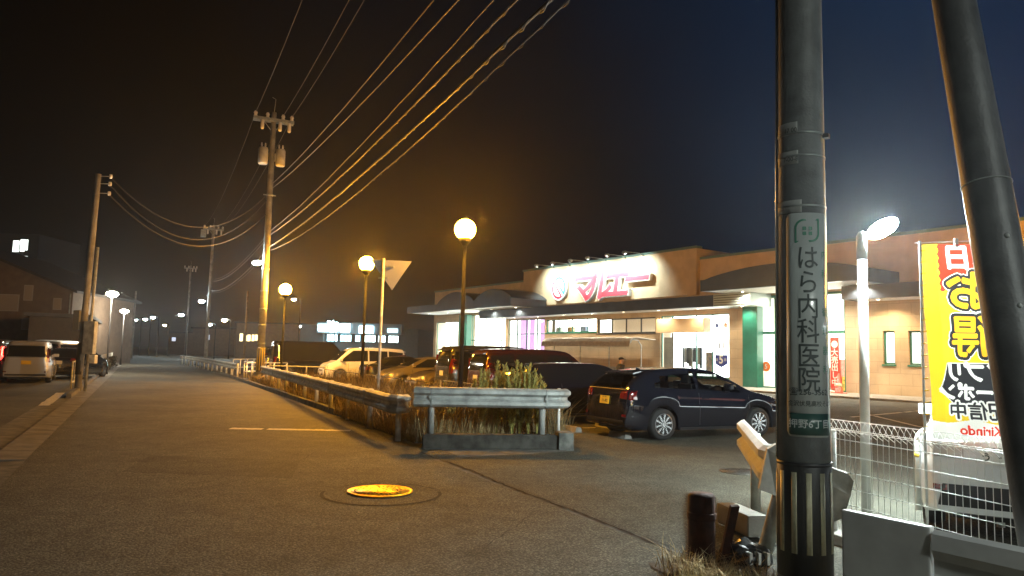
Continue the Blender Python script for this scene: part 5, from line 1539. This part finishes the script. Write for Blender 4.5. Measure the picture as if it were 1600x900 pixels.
        for w in K['side'][-2:]:
            xh = w[0][0] + .14; zh = lerp_tab(K['belt'], xh) - .11; q = proj((xh, zh), mode, .015)
            b = MB(); b.box(q, (.17, .03, .028), bev=.008); b.build('door_handle', pm, root)
        xm = K['side'][-1][-1][0] - .06; zm2 = K['side'][-1][-1][1] + .10; q = proj((xm, zm2), mode, .08)
        b = MB(); b.box(q, (.12, .20, .14), bev=.03); b.build('mirror', pm, root)
    patch(K['rear'], 'B', G_, 'rear_window', .006); patch(K['front'], 'F', G_, 'windshield', .006)
    tm = mat('tail_lamp_lit', (.5, .01, .01), .2, emit=(1, .03, .02), estr=14) if lit_tail else (tailm or M['tail'])
    for poly in K['tail']:
        for s in (1, -1): patch([(y * s, z) for y, z in poly], 'B', tm, 'tail_light', .014, cell=.06, thick=.01)
    for poly in K['head']:
        for s in (1, -1): patch([(y * s, z) for y, z in poly], 'F', M['lamp_clear'], 'headlight', .012, cell=.06, thick=.01)
    # bumpers, grille, plates
    patch([(-.72, .24), (.72, .24), (.66, trim_top), (-.66, trim_top)], 'B', M['black'], 'bumper_trim', .008); patch([(-.60, .26), (.60, .26), (.52, .44), (-.52, .44)], 'F', M['black'], 'grille', .008)
    patch([(-.45, .56), (.45, .56), (.42, .64), (-.42, .64)], 'F', M['black'], 'grille', .008)
    for s in (1, -1): patch([(s * .62, .47), (s * .74, .47), (s * .74, .52), (s * .62, .52)], 'B', M['tail'], 'reflector', .012)
    for mode, zc, sx in (('B', K['plate_r'], -1), ('F', K['plate_f'], 1)):
        q = proj((plate_dy, zc), mode, .02)
        tilt = (proj((plate_dy, zc + .08), mode, 0) - proj((plate_dy, zc - .08), mode, 0)).normalized()
        up = tilt; out = Vector((sx, 0, 0)); rgt = up.cross(out).normalized(); out = rgt.cross(up).normalized()
        mx = Matrix((( rgt.x, up.x, out.x, q.x), (rgt.y, up.y, out.y, q.y), (rgt.z, up.z, out.z, q.z), (0, 0, 0, 1)))
        b = MB(); b.box(None, (1, 1, 1), mtx=mx @ Matrix.Diagonal((.33, .165, .012, 1))); pl_ = b.build('number_plate', M[plate], root)
        if plate_txt:
            b = MB(); b.text(plate_txt[1], .085, mx @ Matrix.Translation((.01, -.02, .009)), .02); b.text(plate_txt[0], .04, mx @ Matrix.Translation((0, .055, .009)), .01); b.build('plate_lettering', M['ink'], pl_, recalc=False)
    # rear wiper, hatch seam
    zs = K['rear'][0][1] - .03
    patch([(-.70, zs), (.70, zs), (.70, zs + .012), (-.70, zs + .012)], 'B', M['black'], 'hatch_gap', .004, body)
    if K['spoiler']:
        zr_ = K['rear'][1][1] + .03
        q = proj((0, zr_), 'B', .0); b = MB(); b.prism([(q.x - .10, -.52, q.z + .035), (q.x + .12, -.50, q.z + .075), (q.x + .12, .50, q.z + .075), (q.x - .10, .52, q.z + .035)], (0, 0, -.03)); b.build('spoiler', pm, root)
        b = MB(); b.prism([(q.x + .35, -.01, q.z + .08), (q.x + .52, -.01, q.z + .08), (q.x + .36, -.01, q.z + .15)], (0, .02, 0)); b.build('antenna', pm, root)
    # underbody and wheels
    b = MB(); b.span(-L / 2 + .25, L / 2 - .25, -W + .28, W - .28, .18, .62); b.build('underbody', M['black'], root)
    for wx in K['wx']:
        for s in (1, -1):
            yo = s * (W - .02); w = empty_mesh_wheel(Rw, s, rim); w.parent = root; w.location = (wx, yo, Rw)
    return root
WCACHE = {}
def tinted():
    if 'tinted_glass' in MATS: return MATS['tinted_glass']
    m = bpy.data.materials.new('tinted_glass'); MATS['tinted_glass'] = m; m.use_nodes = True
    n = m.node_tree.nodes; l = m.node_tree.links; n.remove(n['Principled BSDF'])
    t = n.new('ShaderNodeBsdfTransparent'); t.inputs[0].default_value = (.42, .44, .42, 1)
    g = n.new('ShaderNodeBsdfGlossy'); g.inputs['Roughness'].default_value = .03
    lw = n.new('ShaderNodeLayerWeight'); pw = n.new('ShaderNodeMath'); pw.operation = 'POWER'; pw.inputs[1].default_value = 4.5; l.new(lw.outputs['Facing'], pw.inputs[0])
    fr = n.new('ShaderNodeMath'); fr.operation = 'MULTIPLY_ADD'; fr.inputs[1].default_value = .9; fr.inputs[2].default_value = .045; l.new(pw.outputs[0], fr.inputs[0])
    mx = n.new('ShaderNodeMixShader'); l.new(fr.outputs[0], mx.inputs[0]); l.new(t.outputs[0], mx.inputs[1]); l.new(g.outputs[0], mx.inputs[2])
    l.new(mx.outputs[0], n['Material Output'].inputs[0])
    return m
def empty_mesh_wheel(Rw, s, rim):
    key = (Rw, s, rim)
    if key in WCACHE: return copy_tree(WCACHE[key])
    w = .20
    b = MB(); b.lathe([(Rw * .66, 0), (Rw * .70, s * .0), (Rw * .93, s * .005), (Rw * .99, -s * .03), (Rw, -s * w * .5), (Rw * .99, -s * (w - .03)), (Rw * .9, -s * w), (Rw * .5, -s * w)], axis='Y', n=36)
    o = b.build('wheel', M['rubber'])
    b = MB(); b.lathe([(Rw * .68, -s * .004), (Rw * .70, s * .004), (Rw * .64, s * .004), (Rw * .62, -s * .06), (.03, -s * .07)], axis='Y', n=36)
    r = b.build('rim', M['rim_dark'], o)
    b = MB()
    for k in range(10):
        t = 2 * math.pi * k / 10; mx = Matrix.Rotation(t, 4, 'Y')
        p = [(-.014, 0, .05), (.014, 0, .05), (.026 + .02, 0, Rw * .66), (-.016 + .02, 0, Rw * .66)]
        b.prism([tuple(mx @ Vector((x, -s * .02, z))) for x, _, z in p], (0, s * .022, 0))
    b.lathe([(.055, -s * .02), (.055, s * .006), (.045, s * .012)], axis='Y', n=20)
    b.build('spokes', M[rim], r)
    WCACHE[key] = o
    return o
PB = paint('paint_black', (.012, .013, .02), .10, .2); PN = paint('paint_navy', (.014, .014, .022), .2); PS = paint('paint_silver', (.50, .50, .50), .3, .55); PW = paint('paint_white', (.74, .75, .76), .3, .05)
PRD = paint('paint_redbrown', (.06, .016, .010), .25); PD2 = paint('paint_charcoal', (.045, .045, .042), .2); PG = paint('paint_gold', (.42, .36, .22), .28, .5); PT = paint('paint_tan', (.22, .18, .14), .3, .5)
def Vh(): return ROAD_ROT              # heading across the road, nose towards the store
FRONT = ROAD_ROT; BACK = ROAD_ROT + math.pi
# hatchback: rear wheel contact measured on the near (right) side
def park(kind, label, cat, pm, a, b_rear, head='in', **kw):
    L = KIND[kind]['L']; p = R(a, b_rear + L / 2)
    p.z = .004
    return make_car(kind, label, cat, pm, p, FRONT if head == 'in' else BACK, **kw)
park('hatch', 'glossy black hatchback with ten-spoke alloy wheels nearest to us in the car park', 'car', PB, 12.10 + .88, 8.72, plate='plate_y', plate_txt=('石川 580', '11-80'), cabin=True)  # yellow plate colour stands in for sodium light on the plate
park('wagon', 'very dark wagon parked between the black hatchback and the weeds', 'car', PN, 16.55, 8.15, rim='rim_dark')
park('sedan', 'dark sedan whose low roof shows behind the very dark wagon', 'car', PD2, 19.3, 9.5, rim='rim_dark')
park('van', 'reddish brown minivan behind the tall weeds', 'van', PRD, 22.0, 9.75, rim='rim_dark')
park('van', 'tall dark minivan behind the nearest orange lamp post', 'van', PD2, 24.9, 9.7, rim='rim_dark', scale=(1, 1, 1.06))
park('sedan', 'tan sedan with its sloping nose towards the road beside the dark minivan', 'car', PT, 28.0, 9.6, head='out', rim='rim_dark')
park('wagon', 'pale gold wagon lit yellow by the lamps behind the sign post', 'car', PG, 31.6, 9.4, head='out')
park('sedan', 'second dark sedan hidden behind the pale gold wagon', 'car', PD2, 35.2, 9.6, rim='rim_dark')
park('van', 'white van with a small blue mark on its door behind the middle orange lamp', 'van', PW, 40.2, 8.7, head='out')
park('highvan', 'high roofed black van with red tail lights right of the farthest orange lamp', 'van', PB, 47.4, 7.2, rim='rim_dark')
park('van', 'dark minivan farthest away behind the white pipe fence', 'van', PD2, 54.5, 7.6, rim='rim_dark')
park('hatch', 'small white hatchback far behind the high roofed van', 'car', PW, 58.5, 9.5)
# left side cars
P = PD(50, 540, 32.5); P.z = .004; make_car('van', 'silver minivan seen from behind at the left edge beside the leaning pole', 'van', PS, P, RAD(119), group='cars parked on the left lot', plate='plate_y', rim='rim_dark', scale=(1, 1.06, .95))
P = PD(-4, 540, 35); P.z = .004; make_car('van', 'dark car with a glowing red tail light at the left picture edge', 'car', PD2, P, RAD(112), group='cars parked on the left lot', lit_tail=True, rim='rim_dark', scale=(1, 1, .97))
P = PD(78, 540, 42); P.z = .004; make_car('van', 'white car behind the silver minivan', 'car', PW, P, RAD(150), group='cars parked on the left lot')
P = PD(122, 540, 37); P.z = .004; make_car('hatch', 'black car just left of the leaning pole', 'car', PB, P, RAD(100), group='cars parked on the left lot')
# white car at right behind the mesh fence
h = Vector((-.0, 1, 0)); h = Vector((.50, .866, 0)); rt = Vector((h.y, -h.x, 0))
C0 = PD(1441, 540, 7.25); C0.z = .004
cw = C0 + rt * .80 + h * 2.2
make_car('sedan', 'white car seen from behind through the mesh fence under the yellow banner', 'car', PW, cw, math.atan2(h.y, h.x), plate_txt=('金沢 503', 'う ・3 95'), group=None, plate_dy=.18, tailm=mat('tail_lamp_pale', (.55, .50, .48), .2, coat=.6), trim_top=.53)

# ================================================================== PERSON
def person():
    Y = 27.; P = PD(969, 540, Y); P.z = 0; H = 1.66
    t = empty('person', P, RAD(20)); tag(t, 'person in a dark jacket and cap walking behind the parked cars', 'person')
    J = {'pel': (0, 0, .92), 'sp': (.0, 0, 1.12), 'ch': (.02, 0, 1.32), 'nk': (.03, 0, 1.43), 'hd0': (.05, 0, 1.50), 'hd1': (.06, 0, 1.58), 'hd2': (.05, 0, 1.63),
         'sL': (.02, .18, 1.36), 'eL': (.06, .24, 1.10), 'wL': (.20, .22, .88), 'kL': (.14, .10, .50), 'aL': (.10, .10, .09), 'tL': (.26, .11, .04),
         'sR': (.02, -.18, 1.36), 'eR': (-.06, -.24, 1.10), 'wR': (.06, -.24, .86), 'kR': (-.02, -.10, .48), 'aR': (-.24, -.10, .10), 'tR': (-.12, -.11, .04),
         'hL': (0, .09, .88), 'hR': (0, -.09, .88), 'fL': (.24, .21, .80), 'fR': (.08, -.24, .77)}
    Rr = dict(pel=.14, sp=.125, ch=.135, nk=.06, hd0=.075, hd1=.095, hd2=.075, sL=.07, eL=.048, wL=.035, kL=.06, aL=.045, tL=.04, sR=.07, eR=.048, wR=.035, kR=.06, aR=.045, tR=.04, hL=.095, hR=.095, fL=.03, fR=.03)
    E_ = [('pel', 'sp'), ('sp', 'ch'), ('ch', 'nk'), ('nk', 'hd0'), ('hd0', 'hd1'), ('hd1', 'hd2'), ('ch', 'sL'), ('sL', 'eL'), ('eL', 'wL'), ('wL', 'fL'), ('ch', 'sR'), ('sR', 'eR'), ('eR', 'wR'), ('wR', 'fR'),
          ('pel', 'hL'), ('hL', 'kL'), ('kL', 'aL'), ('aL', 'tL'), ('pel', 'hR'), ('hR', 'kR'), ('kR', 'aR'), ('aR', 'tR')]
    names = list(J); me = bpy.data.meshes.new('body'); me.from_pydata([J[n_] for n_ in names], [(names.index(a), names.index(c)) for a, c in E_], [])
    o = bpy.data.objects.new('body', me); COL.objects.link(o); 
    md = o.modifiers.new('skin', 'SKIN'); 
    for i, n_ in enumerate(names): me.skin_vertices[0].data[i].radius = (Rr[n_], Rr[n_]); me.skin_vertices[0].data[i].use_root = (n_ == 'pel')
    o.modifiers.new('sub', 'SUBSURF').levels = 2
    bpy.context.view_layer.update(); dg = bpy.context.evaluated_depsgraph_get()
    m2 = bpy.data.meshes.new_from_object(o.evaluated_get(dg)); bpy.data.objects.remove(o)
    o = bpy.data.objects.new('body', m2); COL.objects.link(o); o.parent = t
    skin = mat('skin', (.45, .28, .19), .55); jk = mat('jacket_dark', (.02, .022, .03), .8); tr = mat('trousers_dark', (.035, .035, .04), .85)
    m2.materials.clear(); m2.materials.append(skin); m2.materials.append(jk); m2.materials.append(tr)
    for p in m2.polygons:
        c = p.center; p.use_smooth = True
        p.material_index = 2 if c.z < .90 and abs(c.y) < .19 else (1 if c.z < 1.44 and c.z > .85 else 0)
    b = MB(); b.sphere((.05, 0, 1.62), .098, 16, (1.08, .92, .62)); b.prism([(.10, -.07, 1.615), (.22, -.045, 1.60), (.22, .045, 1.60), (.10, .07, 1.615)], (0, 0, .012)); b.build('cap', mat('cap_black', (.012, .012, .013), .8), t)
    b = MB(); b.sphere((.145, 0, 1.56), .016, 8, (1, .8, 1.3)); b.build('nose', skin, t)
    b = MB(); 
    for s in (1, -1): b.sphere((.06, .088 * s, 1.56), .02, 8, (.8, .5, 1.3))
    b.build('ears', skin, t)
    b = MB()
    for s in (1, -1): b.sphere((.138, .032 * s, 1.585), .010, 8)
    b.build('eyes', M['black'], t)
person()

# ================================================================== PLANTS
def grass(name, pts_fn, n, hmin, hmax, m, label, seed, lean=.35, w=.006, cat='grass'):
    random.seed(seed); b = MB()
    for _ in range(n):
        p = pts_fn(); h = random.uniform(hmin, hmax); t = random.uniform(0, 2 * math.pi); d = Vector((math.cos(t), math.sin(t), 0)); s = Vector((-d.y, d.x, 0)) * w * random.uniform(.6, 1.4)
        l = random.uniform(.1, lean) * h
        q = [p, p + d * l * .3 + Vector((0, 0, h * .55)), p + d * l + Vector((0, 0, h * (1 - .35 * lean * random.random())))]
        b._face([b.bm.verts.new(q[0] - s), b.bm.verts.new(q[0] + s), b.bm.verts.new(q[1] + s * .8), b.bm.verts.new(q[1] - s * .8)])
        b.poly([q[1] - s * .8, q[1] + s * .8, q[2]])
    o = b.build(name, m, recalc=False); tag(o, label, cat, kind='stuff'); return o
def dens(a0, a1, b0, b1, z=.06):
    def f():
        for _ in range(20):
            a = random.uniform(a0, a1); bb = random.uniform(b0, b1)
            if math.sin(a * 1.3 + bb * 2.1) + math.sin(a * .7 - bb * 3.3) + random.uniform(-1, 1) > -.2: return R(a, bb, z)
        return R(a, bb, z)
    return f
grass('dry_grass', dens(12.6, 19, 4.45, 7.7), 12000, .12, 1.0, M['dry'], 'dry brown grass and stalks behind the short guardrail and along the verge', 1, .8)
grass('dry_grass', dens(19, 40, 4.8, 7.8), 7000, .12, .5, M['dry'], 'dry brown grass along the far verge under the long guardrail', 2, .8, w=.009)
grass('verge_weeds', dens(13.2, 30, 4.9, 7.9), 6500, .3, 1.05, mat('brush_brown', (.12, .085, .045), .8, noise=.5, nscale=20), 'dark brushy weeds between the guardrail and the parked cars', 3, .6, w=.011)
def clump():
    k = random.choice([(1.38, 5.8), (1.62, 5.65), (1.35, 5.5), (1.5, 5.3), (1.85, 5.4), (1.7, 5.15), (2.2, 4.7)])
    return Vector((k[0] + random.gauss(0, .08), k[1] + random.gauss(0, .11), .03))
grass('dry_grass', clump, 1500, .05, .26, mat('straw', (.50, .38, .19), .8, noise=.4, nscale=30), 'straw coloured dry grass tufts at the foot of the big pole', 4, 1.6, w=.0028)
def weed_plant(P, h, seed, label):
    random.seed(seed); t = empty('tall_weed', P); tag(t, label, 'weed', 'tall green weeds behind the short guardrail')
    b = MB(); lf = MB()
    for s in range(random.randint(6, 9)):
        ang = random.uniform(0, 6.28); ln = random.uniform(.02, .13); hh = h * random.uniform(.72, 1)
        pts = [(0, 0, 0)] + [(math.cos(ang) * ln * f * h, math.sin(ang) * ln * f * h, hh * f) for f in (.33, .66, 1)]
        b.tube(pts, [.009, .008, .006, .003], 5)
        for k in range(int(110 * hh)):
            f = random.uniform(.22, 1.0); c = Vector((math.cos(ang) * ln * f * h, math.sin(ang) * ln * f * h, hh * f))
            a2 = random.uniform(0, 6.28); L_ = random.uniform(.07, .16) * (1.3 - f * .6); d = Vector((math.cos(a2), math.sin(a2), random.uniform(.8, 2.6))).normalized(); s_ = d.cross(Vector((0, 0, 1))).normalized() * L_ * .15
            lf.poly([c, c + d * L_ * .5 + s_, c + d * L_, c + d * L_ * .5 - s_])
    b.build('stem', M['weed'], t); lf.build('leaves', M['weed'], t, recalc=False)
random.seed(77)
wp_ = [(743, 14.8, 1.15, 'leafy weed leftmost of the tall green weeds, partly before the lamp post'), (756, 14.1, 1.30, 'tall weed just right of the nearest orange lamp post'), (768, 14.5, 1.45, 'tall slim weed before the reddish brown minivan'),
       (779, 14.2, 1.25, 'lower weed in the middle left of the tall green weeds'), (791, 14.6, 1.5, 'tallest weed near the middle of the short guardrail'), (803, 14.0, 1.35, 'bushy weed right of the tallest weed'),
       (815, 14.3, 1.48, 'tall weed above the right post of the short guardrail'), (828, 14.1, 1.38, 'tall weed second from the right end of the short guardrail'), (841, 14.5, 1.30, 'tall weed rightmost beside the dark wagon'),
       (668, 15.2, .95, 'small weed left of the lamp post near the rail end'), (690, 15.0, 1.0, 'small weed midway between rail end and lamp post'), (708, 14.6, .9, 'small weed just left of the nearest orange lamp post')]
for k, (px, Y, h_, lb) in enumerate(wp_):
    P = PD(px, 540, Y); P.z = .06
    weed_plant(P, h_, 100 + k, lb)

# ================================================================== HAZE
me_b = MB(); me_b.span(-260, 260, -60, 560, -1, 23)
hm = bpy.data.materials.new('haze_air'); hm.use_nodes = True; n_ = hm.node_tree.nodes; n_.remove(n_['Principled BSDF'])
pv = n_.new('ShaderNodeVolumePrincipled'); pv.inputs['Color'].default_value = (.82, .84, .88, 1); pv.inputs['Density'].default_value = HAZE; pv.inputs['Anisotropy'].default_value = .78
hm.node_tree.links.new(pv.outputs[0], n_['Material Output'].inputs['Volume'])
hz = me_b.build('haze', hm); tag(hz, 'thin haze added to stand in for lens bloom around the lamps', 'haze', kind='stuff')  # air volume put in to give the lamps a bloom-like halo
